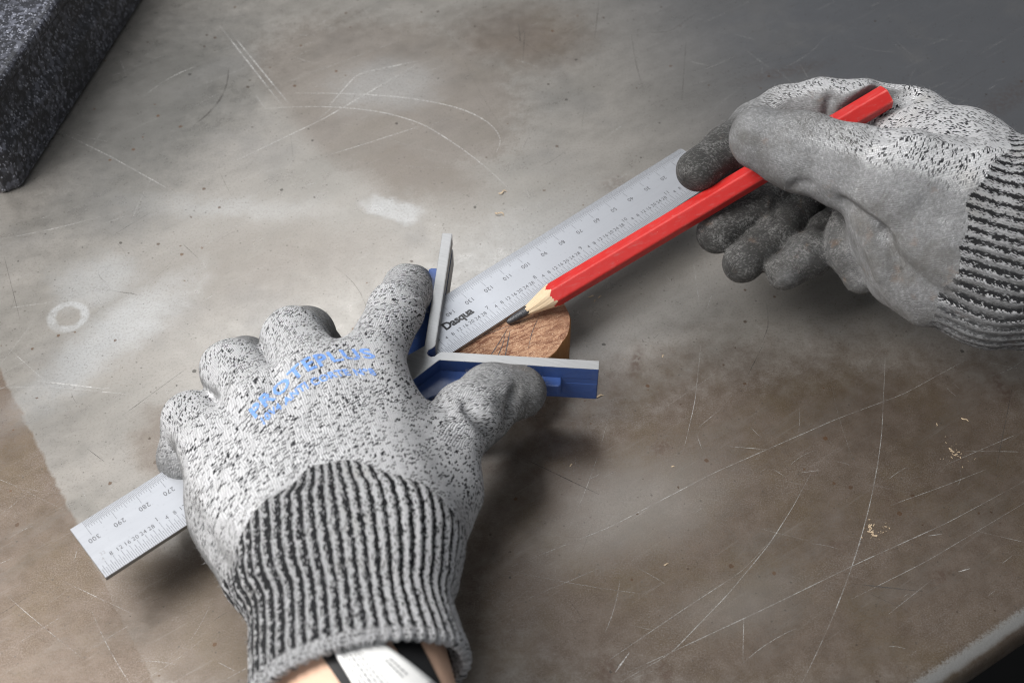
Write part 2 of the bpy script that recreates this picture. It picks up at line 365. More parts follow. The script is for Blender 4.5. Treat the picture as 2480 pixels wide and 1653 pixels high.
def mat_table():
    s = NT('worn_steel_sheet'); p = s.obj(); x, y, z = s.sep(p)
    fine = s.noise(p, 1.0, 4, 0.8)
    grit = s.noise(p, 1.7, 3, 0.8)
    mid = s.noise(p, 0.14, 6, 0.65)
    cloud = s.noise(s.vscale(s.rotz(p, -33), (0.45, 1.3, 1)), 0.03, 6, 0.68, 0.15)
    big = s.noise(p, 0.012, 3, 0.5)
    warp = s.noise(p, 0.022, 6, 0.7, out=1)
    pw = s.vadd(p, s.vscale(s.vadd(warp, (-0.5, -0.5, -0.5)), (34, 34, 0)))
    xw, yw, _ = s.sep(pw)
    rag = s.add(s.mul(s.sub(mid, 0.5), 0.55), s.mul(s.sub(fine, 0.5), 0.35))
    def blob(cx, cy, rx, ry, ang, lo=0.7, hi=1.1, warped=True):
        X, Y = (xw, yw) if warped else (x, y)
        a = math.radians(ang); ca, sa = math.cos(a), math.sin(a)
        dx, dy = s.sub(X, cx), s.sub(Y, cy)
        u = s.mul(s.add(s.mul(dx, ca), s.mul(dy, sa)), 1.0 / rx)
        v = s.mul(s.sub(s.mul(dy, ca), s.mul(dx, sa)), 1.0 / ry)
        r = s.math('SQRT', s.add(s.mul(u, u), s.mul(v, v)))
        return s.ss(s.add(r, rag) if warped else r, lo, hi, 1.0, 0.0)
    def side(px_, py_, nx_, ny_, soft):        # 1 on the side the normal points to
        d_ = s.add(s.mul(s.sub(x, px_), nx_), s.mul(s.sub(y, py_), ny_))
        return s.ss(s.add(d_, s.mul(s.sub(mid, 0.5), 5.0)), -soft, soft)
    # brown mill scale left on the sheet
    br = side(-209, -4, -0.845, -0.535, 0.9)
    br = s.mx(br, s.mul(blob(120, -80, 190, 92, 8, 0.6, 1.2), 1.0))
    br = s.mx(br, s.mul(blob(-95, -118, 95, 36, -5, 0.6, 1.2), 0.85))
    br = s.mx(br, s.mul(s.mul(blob(-62, 172, 82, 62, -30, 0.75, 1.05), side(-83, 118, 0.85, 0.53, 7.0)), 0.42))
    br = s.mx(br, s.mul(blob(8, 215, 42, 34, 0, 0.3, 1.25), 0.75))
    br = s.mx(br, s.mul(blob(-45, 118, 46, 22, -35, 0.3, 1.25), 0.5))
    br = s.mx(br, s.mul(blob(-132, -40, 16, 20, 30, 0.5, 1.2), 0.6))
    br = s.mx(br, s.mul(blob(-105, 55, 60, 26, 10, 0.3, 1.3), 0.25))
    br = s.mul(br, s.sub(1.0, s.mul(blob(48, -72, 44, 24, 25, 0.2, 1.3), 0.55)))
    br = s.mul(br, s.sub(1.0, s.mul(blob(88, -112, 30, 16, 15, 0.1, 1.3), 0.35)))
    br = s.mul(br, s.ss(s.add(cloud, s.mul(s.sub(fine, 0.5), 0.35)), 0.26, 0.52, 0.72, 1.0))
    # cleaned or smeared pale patches
    cl = s.mul(blob(-168, 12, 15, 55, -38, 0.2, 1.25), 0.65)
    cl = s.mx(cl, s.mul(blob(-178, 45, 22, 20, 0, 0.3, 1.2), 0.5))
    cl = s.mx(cl, s.mul(blob(-52, 90, 17, 10, -25, 0.5, 1.15), 0.55))
    cl = s.mx(cl, s.mul(blob(-128, 92, 52, 10, -4, 0.1, 1.3), 0.3))
    cl = s.mx(cl, s.mul(blob(-60, 178, 34, 24, 10, 0.3, 1.2), 0.4))
    cl = s.mx(cl, s.mul(blob(15, 60, 60, 34, 35, 0.3, 1.3), 0.3))
    ringr = s.math('SQRT', s.add(s.math('POWER', s.add(x, 187), 2.0), s.math('POWER', s.sub(y, 25), 2.0)))
    ring = s.mul(s.ss(s.math('ABSOLUTE', s.sub(s.add(ringr, s.mul(s.sub(mid, 0.5), 3)), 7.2)), 0.8, 2.6, 1.0, 0.0), s.ss(mid, 0.3, 0.6, 0.4, 1.0))
    cl = s.mx(cl, s.mul(ring, 0.85))
    base = s.mix(s.ss(cloud, 0.32, 0.66), (0.285, 0.268, 0.245), (0.335, 0.313, 0.288))
    base = s.mix(s.mul(s.ss(s.add(x, s.mul(y, 0.35)), 90, 230), s.ss(y, 20, 150)), base, (0.150, 0.155, 0.168))   # bluer and darker towards the far right
    base = s.mix(s.mul(blob(-178, 165, 58, 105, -14, 0.25, 1.25), 0.78), base, (0.135, 0.134, 0.127))      # dark reflection of the block, painted into the steel
    base = s.mix(s.mul(s.ss(s.noise(s.vadd(p, (50, 9, 0)), 0.018, 4), 0.5, 0.68), 0.4), base, (0.21, 0.205, 0.20))
    brown = s.mix(s.ss(mid, 0.3, 0.7), (0.132, 0.098, 0.074), (0.168, 0.130, 0.104))
    brown = s.mix(s.ss(s.noise(p, 0.025, 6, 0.7), 0.42, 0.72, 0.0, 0.7), brown, (0.135, 0.098, 0.058))
    brown = s.mix(s.mul(s.ss(grit, 0.48, 0.62), s.ss(cloud, 0.40, 0.65, 0.08, 0.42)), brown, (0.30, 0.272, 0.25))
    brown = s.mix(s.mul(s.ss(grit, 0.44, 0.34), 0.35), brown, (0.06, 0.042, 0.03))
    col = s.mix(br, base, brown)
    col = s.mix(s.mul(cl, s.ss(fine, 0.3, 0.6, 0.6, 1.0)), col, (0.50, 0.505, 0.51))
    # wiped and ground streaks
    st = s.noise(s.vscale(s.rotz(p, -35), (0.02, 0.5, 1)), 1.0, 5, 0.75)
    col = s.mix(s.ss(st, 0.55, 0.82, 0.0, 0.22), col, (0.46, 0.45, 0.43))
    st2 = s.noise(s.vscale(s.rotz(p, -62), (0.012, 0.8, 1)), 1.0, 5, 0.75)
    col = s.mix(s.ss(st2, 0.56, 0.82, 0.0, 0.22), col, (0.13, 0.12, 0.112))
    st3 = s.noise(s.vscale(s.rotz(p, 15), (0.03, 1.6, 1)), 1.0, 4, 0.75)
    col = s.mix(s.mul(s.ss(st3, 0.60, 0.75), s.ss(cloud, 0.45, 0.6, 0.0, 0.35)), col, (0.50, 0.49, 0.475))
    stn = None
    for (cx, cy, rx, ry, an, am) in STAINS:
        b_ = s.mul(s.mul(blob(cx, cy, rx, ry, an, 0.2, 1.2, False), s.ss(s.noise(p, 0.5, 4), 0.38, 0.58)), am)
        stn = b_ if stn is None else s.mx(stn, b_)
    col = s.mix(s.mul(stn, 0.6), col, (0.10, 0.06, 0.045))
    vo = s.n.new('ShaderNodeTexVoronoi'); s.put(vo.inputs['Vector'], p); vo.inputs['Scale'].default_value = 0.14
    pick = s.ss(s.white(vo.outputs['Position']), 0.50, 0.52)
    sz = s.mul(s.white(s.vadd(vo.outputs['Position'], (3.1, 7.7, 1.0))), 0.13)
    dd = s.add(vo.outputs['Distance'], s.mul(s.sub(s.noise(p, 1.4, 2), 0.5), 0.14))
    spk = s.mul(s.math('LESS_THAN', dd, sz), pick)
    col = s.mix(s.mul(spk, 0.75), col, s.mix(s.ss(big, 0.4, 0.6), (0.045, 0.04, 0.036), (0.13, 0.065, 0.03)))
    vo2 = s.n.new('ShaderNodeTexVoronoi'); s.put(vo2.inputs['Vector'], p); vo2.inputs['Scale'].default_value = 0.42
    spk2 = s.mul(s.math('LESS_THAN', vo2.outputs['Distance'], s.mul(s.white(vo2.outputs['Position']), 0.19)), s.ss(s.white(s.vadd(vo2.outputs['Position'], (1, 2, 3))), 0.5, 0.55))
    col = s.mix(s.mul(spk2, 0.5), col, (0.08, 0.07, 0.06))
    col = s.mix(s.ss(fine, 0.5, 0.33, 0.0, 0.36), col, (0.13, 0.115, 0.10))
    # highlight of the rounded edge, painted as bright bare metal
    edge = s.add(s.mul(s.sub(x, 138.84), 0.5307), s.mul(s.sub(y, -144.33), -0.8476))
    ed = s.mul(s.ss(s.add(edge, s.mul(s.sub(fine, 0.5), 6.0)), -0.5, 2.2), s.ss(s.add(z, s.mul(s.sub(mid, 0.5), 2.0)), -3.6, -1.6))
    col = s.mix(ed, col, s.mix(grit, (0.36, 0.35, 0.335), (0.66, 0.645, 0.62)))
    rough = s.add(s.fmix(br, 0.32, 0.42), s.add(s.mul(s.sub(mid, 0.5), 0.25), s.mul(s.sub(cloud, 0.5), 0.3)))
    rough = s.fmix(ed, rough, 0.3)
    h = s.add(s.mul(fine, s.fmix(br, 0.3, 1.0)), s.mul(mid, 0.5))
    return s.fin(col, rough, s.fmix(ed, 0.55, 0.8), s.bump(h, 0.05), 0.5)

def mat_scratch(name, col, rough, metal, lo=0.15, hi=0.85):
    s = NT(name); p = s.obj()
    a = s.mul(s.ss(s.noise(p, 0.10, 4, 0.7), 0.34, 0.62, lo, hi), s.ss(s.noise(p, 1.1, 2, 0.6), 0.35, 0.6, 0.35, 1.0))
    s.fin(col, rough, metal, None, 0.5); s.put(s.b.inputs['Alpha'], a)
    return s.m

def mat_knit(name, cuff=False, coat_col=(0.30, 0.305, 0.315), dirty=(0.055, 0.054, 0.053), hem=None):
    s = NT(name)
    uvn = s.uv('knit'); p = s.obj()
    wob = s.noise(p, 0.16, 2, out=1)
    uvw = s.vadd(uvn, s.vscale(s.vadd(wob, (-0.5, -0.5, -0.5)), (2.0, 2.0, 0)))
    u, v, _ = s.sep(uvn if cuff else uvw)
    if cuff: u = s.add(u, s.add(s.mul(s.sub(s.white(s.comb(s.math('FLOOR', s.mul(v, 1.45)), s.math('FLOOR', s.mul(u, 0.191)), 0.3)), 0.5), 0.9), s.mul(s.sub(s.noise(p, 0.12, 2), 0.5), 0.5)))
    CW, RH = (1.0472, 0.70) if cuff else (1.5, 0.52)
    uc = s.mul(u, 1 / CW); colid = s.math('FLOOR', uc); fu = s.sub(uc, colid)
    half = s.math('GREATER_THAN', fu, 0.5)
    sft = s.mul(s.math('ABSOLUTE', s.sub(fu, 0.5)), 2.0) if cuff else s.math('FRACT', s.mul(fu, 2.0))
    vr = s.sub(s.mul(v, 1 / RH), s.mul(sft, 1.15)) if not cuff else s.add(s.mul(v, 1 / RH), s.mul(sft, 1.3)); row = s.math('FLOOR', vr); fv = s.sub(vr, row)
    cell = s.comb(s.add(s.mul(colid, 2.0), half), row, 0.5)
    rnd = s.white(cell)
    rnd2 = s.white(s.comb(s.math('FLOOR', s.mul(s.add(colid, s.mul(row, 0.37)), 1.0)), row, 7.5))
    clump = s.noise(p, 0.09, 2, 0.5)
    coat = s.attr('coat'); dirt_and_shade = s.attr('dirt_and_shade')
    score = s.add(s.add(s.mul(rnd, 0.72), s.mul(rnd2, 0.28)), s.mul(s.sub(clump, 0.5), 0.35))
    dark = s.ss(score, 0.70, 0.77)
    if cuff:
        m4 = s.math('FLOORED_MODULO', colid, 5.0)
        isblk = s.math('LESS_THAN', m4, 1.5)
        dark = s.fmix(isblk, s.ss(score, 0.76, 0.82), s.ss(rnd, 0.95, 0.97, 1.0, 0.05))
        third = s.mul(s.math('GREATER_THAN', m4, 1.5), s.math('LESS_THAN', m4, 2.5))
        dark = s.mx(dark, s.mul(third, s.math('GREATER_THAN', rnd, 0.5)))
        if hem:
            hf = s.ss(s.add(v, s.mul(s.noise(p, 0.1, 2), 2.0)), hem - 5.0, hem - 3.8)
            dark = s.fmix(hf, dark, s.mul(s.math('LESS_THAN', s.math('FLOORED_MODULO', row, 2.0), 0.5), s.ss(rnd, 0.5, 0.55)))
    fh = s.math('FRACT', s.mul(fu, 2.0))
    hx = s.sub(1.0, s.math('POWER', s.math('ABSOLUTE', s.sub(s.mul(fh, 2), 1)), 2.0))
    hy = s.sub(1.0, s.math('POWER', s.math('ABSOLUTE', s.sub(s.mul(fv, 2), 1)), 2.0))
    hgt = s.math('SQRT', s.mul(s.mx(hx, 0.0), s.mx(hy, 0.0)))
    gap = s.ss(hgt, 0.12, 0.55, 1.0, 0.0)
    fib = s.noise(s.comb(s.mul(u, 1.6), s.mul(v, 4.0)), 1.5, 2, 0.6)
    white = s.mix(fib, (0.72, 0.725, 0.75), (0.93, 0.93, 0.95))
    white = s.mix(s.mul(s.ss(s.noise(p, 0.035, 3), 0.58, 0.75), 0.30), white, (0.62, 0.57, 0.48))
    white = s.mix(s.ss(rnd, 0.35, 1.0, 0.0, 0.38), white, (0.44, 0.44, 0.47))
    white = s.mix(s.mul(gap, 0.55), white, (0.20, 0.20, 0.215))          # shade in the stitch gaps, painted into the yarn colour
    c = s.mix(dark, white, (0.018, 0.0185, 0.022) if cuff else (0.026, 0.027, 0.032))
    # grey coating: fills the knit, dark flecks show through faintly
    cc = s.mix(s.mul(dark, 0.75), s.mix(fib, tuple(k * 0.8 for k in coat_col), tuple(k * 1.25 for k in coat_col)), (0.07, 0.07, 0.073))
    cc = s.mix(s.ss(rnd, 0.5, 1.0, 0.0, 0.5), cc, tuple(min(1, k * 1.9) for k in coat_col))
    cc = s.mix(s.mul(s.mul(gap, s.ss(s.noise(p, 0.5, 3), 0.4, 0.65)), 0.5), cc, (0.09, 0.09, 0.093))  # same stitch-gap shade painted into the coating
    cc = s.mix(s.ss(s.noise(p, 0.9, 4, 0.75), 0.40, 0.66, 0.45, 0.0), cc, tuple(k * 0.35 for k in coat_col))
    wear = s.mul(s.ss(s.noise(p, 0.12, 4, 0.65), 0.42, 0.62), s.ss(s.noise(p, 1.0, 3, 0.7), 0.46, 0.60))
    dc = s.mix(s.mx(s.mul(wear, 0.8), s.mul(s.mul(s.ss(rnd, 0.6, 0.95), s.ss(hgt, 0.3, 0.9)), 0.6)), dirty, (0.25, 0.247, 0.242))
    dn = s.ss(s.add(dirt_and_shade, s.mul(s.sub(s.noise(p, 0.22, 4, 0.6), 0.5), 0.55)), 0.12, 0.9)
    cc = s.mix(s.ss(s.noise(p, 0.045, 4, 0.6), 0.42, 0.66, 0.0, 0.62), cc, (0.115, 0.108, 0.098))
    cc = s.mix(dn, cc, dc)
    rust = s.mul(s.ss(s.noise(p, 0.11, 4, 0.6), 0.60, 0.72), s.mul(coat, 0.4))
    cc = s.mix(rust, cc, (0.22, 0.15, 0.11))
    ck = s.ss(s.add(coat, s.mul(s.sub(s.add(s.mul(rnd, 0.5), s.mul(s.noise(p, 0.25, 3), 0.5)), 0.5), 0.55)), 0.12, 0.88)
    c = s.mix(ck, c, cc)
    rough = s.fmix(ck, 0.95, s.fmix(dn, 0.62, 0.48))
    crk = s.noise(p, 0.75, 4, 0.75)
    hh = s.add(s.mul(hgt, s.fmix(ck, 1.0, 0.35)), s.add(s.mul(fib, 0.25), s.mul(crk, s.fmix(ck, 0.1, 0.7))))
    m = s.fin(c, rough, 0.0, s.bump(hh, 0.8 if cuff else 0.62), s.fmix(ck, 0.15, 0.25))
    s.put(s.b.inputs['Sheen Weight'], s.fmix(ck, 0.05, 0.02)); s.b.inputs['Sheen Roughness'].default_value = 0.6
    return m

def mat_print():
    s = NT('blue_glove_print'); p = s.obj()
    n = s.noise(p, 1.1, 2, 0.6)
    c = s.mix(s.noise(p, 0.6, 2), (0.12, 0.26, 0.66), (0.24, 0.41, 0.80))
    s.fin(c, 0.85, 0.0, None, 0.1)
    s.put(s.b.inputs['Alpha'], s.ss(n, 0.30, 0.46, 0.0, 0.9))
    return s.m

def mat_brushed(name, col, metal, rough, ang, k=2.2, aniso=0.12):
    s = NT(name); p = s.obj(); q = s.vscale(s.rotz(p, ang), (0.05, 1.0, 1.0))
    st = s.noise(q, k, 4, 0.7); big = s.noise(p, 0.06, 3)
    c = s.mix(st, tuple(k_ * (1 - aniso) for k_ in col), tuple(min(1, k_ * (1 + aniso)) for k_ in col))
    c = s.mix(s.mul(s.ss(s.noise(p, 0.9, 3), 0.62, 0.72), 0.25), c, tuple(k_ * 0.55 for k_ in col))
    r = s.add(rough, s.add(s.mul(s.sub(st, 0.5), 0.18), s.mul(s.sub(big, 0.5), 0.1)))
    return s.fin(c, r, metal, s.bump(st, 0.02), 0.5)

def mat_wood_end():
    s = NT('sawn_wood_end'); p = s.obj()
    q = s.vscale(s.rotz(p, -28), (0.16, 0.75, 0.3))
    st = s.noise(q, 1.0, 5, 0.75, 0.8); f = s.noise(p, 0.9, 5, 0.8); big = s.noise(p, 0.07, 3)
    c = s.mix(s.ss(f, 0.3, 0.7), (0.53, 0.335, 0.215), (0.32, 0.165, 0.10))
    c = s.mix(s.mul(s.ss(st, 0.46, 0.58), s.ss(big, 0.3, 0.55, 0.5, 1.0)), c, (0.165, 0.072, 0.045))
    c = s.mix(s.ss(s.noise(p, 2.2, 3, 0.7), 0.56, 0.68, 0.0, 0.6), c, (0.23, 0.09, 0.05))
    c = s.mix(s.ss(s.noise(p, 1.9, 2), 0.60, 0.70, 0.0, 0.6), c, (0.78, 0.56, 0.40))
    x, y, z = s.sep(p)
    c = s.mix(s.mul(s.ss(s.add(s.add(s.mul(x, 0.5), s.mul(y, 0.86)), s.mul(s.sub(st, 0.5), 22)), 0, 16), 0.5), c, (0.20, 0.095, 0.06))
    return s.fin(c, 0.85, 0.0, s.bump(s.add(f, st), 0.35), 0.2)

def mat_bark():
    s = NT('wood_side'); p = s.obj(); q = s.vscale(p, (0.9, 0.9, 0.07))
    st = s.noise(q, 1.2, 4, 0.7)
    c = s.mix(st, (0.30, 0.125, 0.045), (0.47, 0.235, 0.09))
    c = s.mix(s.ss(s.noise(s.vscale(p, (1.4, 1.4, 0.1)), 1.0, 2), 0.66, 0.72), c, (0.72, 0.53, 0.30))
    return s.fin(c, 0.6, 0.0, s.bump(st, 0.3), 0.3)

def mat_pencil_paint():
    s = NT('red_pencil_lacquer'); p = s.obj()
    c = s.mix(s.noise(p, 0.12, 3), (0.47, 0.016, 0.015), (0.56, 0.028, 0.024))
    chips = s.mul(s.ss(s.noise(p, 0.55, 5, 0.8), 0.66, 0.70), 0.7)
    c = s.mix(chips, c, (0.74, 0.36, 0.30))
    gm = s.n.new('ShaderNodeNewGeometry')
    c = s.mix(s.mul(s.ss(gm.outputs['Pointiness'], 0.515, 0.55), s.ss(s.noise(p, 0.4, 4, 0.7), 0.40, 0.58, 0.1, 0.75)), c, (0.78, 0.30, 0.25))
    dust = s.mul(s.ss(s.noise(s.vscale(s.rotz(p, -26), (0.10, 0.8, 0.8)), 1.0, 5, 0.75), 0.5, 0.75), 0.30)
    c = s.mix(dust, c, (0.42, 0.20, 0.19))
    r = s.add(0.24, s.mul(s.noise(p, 0.25, 4, 0.7), 0.3))
    return s.fin(c, r, 0.0, s.bump(s.noise(p, 0.35, 4), 0.10), 0.5)

def mat_cedar():
    s = NT('whittled_wood'); p = s.obj(); q = s.vscale(s.rotz(p, -26), (0.12, 1.0, 1.0))
    st = s.noise(q, 1.3, 4, 0.7); f = s.noise(p, 0.5, 3)
    c = s.mix(st, (0.54, 0.41, 0.265), (0.68, 0.545, 0.38))
    c = s.mix(s.ss(f, 0.55, 0.75, 0.0, 0.5), c, (0.52, 0.40, 0.27))
    return s.fin(c, 0.7, 0.0, s.bump(st, 0.15), 0.25)

def mat_block():
    s = NT('speckled_granite'); p = s.obj()
    q = s.vadd(s.vscale(p, (1.0, 1.0, 0.62)), s.vscale(s.noise(p, 0.9, 2, out=1), (1.6, 1.6, 1.6)))
    vo = s.n.new('ShaderNodeTexVoronoi'); s.put(vo.inputs['Vector'], q); vo.inputs['Scale'].default_value = 0.60
    vo2 = s.n.new('ShaderNodeTexVoronoi'); s.put(vo2.inputs['Vector'], q); vo2.inputs['Scale'].default_value = 1.1
    r1 = s.white(vo.outputs['Position']); r2 = s.white(vo2.outputs['Position'])
    c = s.mix(s.ss(r1, 0.45, 0.95), (0.019, 0.020, 0.026), (0.095, 0.10, 0.125))
    c = s.mix(s.mul(s.ss(r2, 0.70, 0.80), s.ss(vo2.outputs['Distance'], 0.2, 0.55, 1.0, 0.0)), c, (0.36, 0.375, 0.44))
    c = s.mix(s.ss(s.noise(p, 0.035, 4, 0.6), 0.42, 0.66, 0.0, 0.6), c, (0.014, 0.0145, 0.018))
    return s.fin(c, 0.42, 0.0, s.bump(r1, 0.08), 0.45)

M = {}
M['table'] = mat_table()
M['knit'] = mat_knit('speckled_knit', False, (0.215, 0.218, 0.222))
M['cuff'] = mat_knit('ribbed_knit', True, hem=54.1)
M['knit_r'] = mat_knit('speckled_knit_soiled', False, (0.29, 0.293, 0.30), (0.048, 0.047, 0.0455))
M['cuff_r'] = mat_knit('ribbed_knit_soiled', True, (0.30, 0.305, 0.315))
M['print'] = mat_print()
M['ruler'] = mat_brushed('satin_ruler_steel', (0.41, 0.424, 0.458), 0.40, 0.36, 0, 1.2, 0.05)
M['ruler_edge'] = mat_brushed('ruler_edge_steel', (0.36, 0.36, 0.36), 0.8, 0.35, 0, 1.2, 0.1)
M['etch'] = mat_simple('etched_black', (0.075, 0.075, 0.08), 0.6, 0.0, 0.3)
M['etch_pale'] = mat_simple('etched_pale_grey', (0.28, 0.28, 0.29), 0.6, 0.0, 0.3)
M['machined'] = mat_brushed('machined_iron', (0.36, 0.36, 0.362), 0.6, 0.38, 60, 0.9, 0.30)
_s = NT('blue_enamel'); _p = _s.obj()
_c = _s.mix(_s.noise(_p, 0.12, 3), (0.034, 0.072, 0.225), (0.046, 0.094, 0.275))
_c = _s.mix(_s.mul(_s.ss(_s.noise(_p, 0.45, 5, 0.8), 0.67, 0.71), 0.8), _c, (0.25, 0.27, 0.32))
_c = _s.mix(_s.ss(_s.noise(_p, 0.2, 5, 0.7), 0.5, 0.75, 0.0, 0.35), _c, (0.11, 0.125, 0.20))
M['blue'] = _s.fin(_c, _s.add(0.24, _s.mul(_s.noise(_p, 0.3, 4), 0.22)), 0.0, _s.bump(_s.noise(_p, 0.45, 4, 0.6), 0.16), 0.5)
M['wood_end'] = mat_wood_end(); M['bark'] = mat_bark()
M['red'] = mat_pencil_paint(); M['cedar'] = mat_cedar()
M['lead'] = mat_simple('graphite', (0.055, 0.056, 0.062), 0.34, 0.35, 0.5, 0.3, 0.8, 0.12)
M['graphite_line'] = mat_simple('graphite_mark', (0.075, 0.07, 0.075), 0.5, 0.2)
M['block'] = mat_block()
M['skin'] = mat_simple('skin', (0.72, 0.47, 0.34), 0.5, 0.0, 0.4, 0.05, 0.08, 0.15)
M['label'] = mat_simple('white_satin_label', (0.80, 0.80, 0.79), 0.45, 0.0, 0.4, 0.03, 0.1)
M['label_ink'] = mat_simple('label_ink', (0.22, 0.22, 0.23), 0.7)
M['black_tape_and_shade'] = mat_simple('black_tape_and_shade', (0.010, 0.010, 0.011), 0.35, 0.0, 0.5)
M['shaving'] = mat_simple('pale_wood_shaving', (0.50, 0.39, 0.27), 0.8, 0.0, 0.2, 0.15, 0.8)
M['fibre'] = mat_simple('loose_fibre', (0.42, 0.42, 0.43), 0.8)
M['floor'] = mat_simple('dark_floor', (0.006, 0.006, 0.006), 0.9)
M['scr_light'] = mat_scratch('bright_scratch', (0.60, 0.59, 0.575), 0.4, 0.4)
M['scr_bold'] = mat_scratch('deep_bright_scratch', (0.66, 0.65, 0.635), 0.4, 0.25, 0.6, 1.0)
M['scr_dark'] = mat_scratch('dark_scratch', (0.085, 0.078, 0.072), 0.6, 0.2)
# ------------------------------------------------------------------ floor and workbench
floor = mesh_obj('floor', [(-4, -4, -0.85), (4, -4, -0.85), (4, 4, -0.85), (-4, 4, -0.85)], [(0, 1, 2, 3)], M['floor'])
floor['kind'] = 'structure'

bench = thing('workbench', 'worn scratched steel workbench top with a rounded front edge', 'workbench')
E0 = np.array([138.84, -144.33]); ED = np.array([46.8, 29.3]); ED /= np.linalg.norm(ED); EN = np.array([ED[1], -ED[0]])
prof = [(-900.0, 0.0), (-2.0, 0.0)]
R0 = 9.5
for k in range(1, 11):
    a = math.radians(9 * k); prof.append((-2.0 + R0 * math.sin(a), -R0 * (1 - math.cos(a))))
prof += [(R0 - 2.0, -15.0), (R0 - 4.0, -17.0), (-60, -17.0)]
tv, tf = [], []
for t_ in (-700.0, 800.0):
    for (n_, z_) in prof:
        q = E0 + ED * t_ + EN * n_
        tv.append((q[0] * MM, q[1] * MM, z_ * MM))
npf = len(prof)
for i in range(npf - 1):
    tf.append((i, npf + i, npf + i + 1, i + 1))
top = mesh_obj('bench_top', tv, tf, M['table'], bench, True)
top.data.polygons[0].use_smooth = False

def ribbon(pts, w, z):
    P = np.array(pts, float); T = np.gradient(P, axis=0); T /= np.linalg.norm(T, axis=1)[:, None] + 1e-9
    Nn = np.stack([-T[:, 1], T[:, 0]], 1); v = []
    n = len(P)
    for i in range(n):
        ww = w * 0.5 * min(1.0, 0.25 + 3.0 * min(i, n - 1 - i) / max(1, n - 1)) * (0.7 + 0.6 * random.random())
        v.append((*(P[i] + Nn[i] * ww), z)); v.append((*(P[i] - Nn[i] * ww), z))
    f = [(2 * i, 2 * i + 1, 2 * i + 3, 2 * i + 2) for i in range(n - 1)]
    return v, f

def resample(pts, step):
    P = np.array(pts, float); d = np.r_[0, np.cumsum(np.linalg.norm(np.diff(P, axis=0), axis=1))]
    n = max(3, int(d[-1] / step) + 1); s_ = np.linspace(0, d[-1], n)
    Q = np.stack([np.interp(s_, d, P[:, 0]), np.interp(s_, d, P[:, 1])], 1)
    for _ in range(2):
        Q[1:-1] = 0.25 * Q[:-2] + 0.5 * Q[1:-1] + 0.25 * Q[2:]
    return Q

sv = {True: ([], []), False: ([], []), 'bold': ([], [])}
def add_scr(pts, w, z, light):
    v, f = ribbon(pts, w, z); V, F = sv[light]; o_ = len(V)
    V += [(a * MM, b * MM, c * MM) for a, b, c in v]; F += [tuple(i + o_ for i in q) for q in f]
for (w, tone, pts) in SCRATCHES:
    add_scr(resample(pts, 3.0), w * (0.5 if tone > 0.5 else 0.7), 0.02, ('bold' if tone >= 0.95 else True) if tone > 0.5 else False)
for k in range(420):                     # hairline scratches all over the sheet
    c = np.array([random.uniform(-280, 290), random.uniform(-150, 300)])
    a = math.radians(random.choice([32, 32, 38, 28, -60, -20, 75]) + random.gauss(0, 9)); L = random.expovariate(1 / 16) + 3
    d = np.array([math.cos(a), math.sin(a)]); n = np.array([-d[1], d[0]]); bow = random.gauss(0, 0.04) * L
    pts = [c + d * L * (t - .5) + n * bow * (1 - (2 * t - 1) ** 2) for t in np.linspace(0, 1, 7)]
    if (pts[0] - E0) @ EN > -6 or (pts[-1] - E0) @ EN > -6: continue
    add_scr(np.array(pts), random.uniform(0.06, 0.16), 0.012 + 0.00003 * k, random.random() < 0.75)
o_ = mesh_obj('scratches', *sv[True], M['scr_light'], bench); o_['kind'] = 'stuff'; o_['label'] = 'bright scratches across the steel sheet'
o_ = mesh_obj('deep_scratches', *sv['bold'], M['scr_bold'], bench); o_['kind'] = 'stuff'; o_['label'] = 'long deep bright scratches in the steel sheet'
o_ = mesh_obj('scuff_marks', *sv[False], M['scr_dark'], bench); o_['kind'] = 'stuff'; o_['label'] = 'dark scuff lines on the steel sheet'

# ------------------------------------------------------------------ granite block (upper left)
blk = thing('granite_block', 'dark speckled granite block standing on the steel bench', 'block')
bd = np.array([31.95, 150.91]); bd /= np.linalg.norm(bd); bn = np.array([bd[1], -bd[0]])
bo = np.array([-226.5, 99.1])
def bpt(along, out): return bo + bd * along + bn * out
secprof = [(-150, 0), (-1.5, 0), (0, 1.5), (0, 22), (-3.5, 29), (-5.0, 36), (-4.2, 42), (-1.5, 46), (-2.0, 49.5), (-4.5, 51), (-150, 51)]
al = [0, 5, 6.5, 240]
bv, bf = [], []
ns = len(secprof)
for i, a_ in enumerate(al):
    inset = [6.0, 0.8, 0.0, 0.0][i]
    for (o2, z2) in secprof:
        q = bpt(a_, o2 - inset if o2 > -100 else o2); bv.append((q[0] * MM, q[1] * MM, z2 * MM))
for i in range(len(al) - 1):
    for j in range(ns):
        k = (j + 1) % ns
        bf.append((i * ns + j, (i + 1) * ns + j, (i + 1) * ns + k, i * ns + k))
bf.append(tuple(range(ns))); bf.append(tuple(range((len(al) - 1) * ns, len(al) * ns))[::-1])
bb = mesh_obj('block_body', bv, bf, M['block'], blk); bevel(bb, 0.0012, 2, 20)

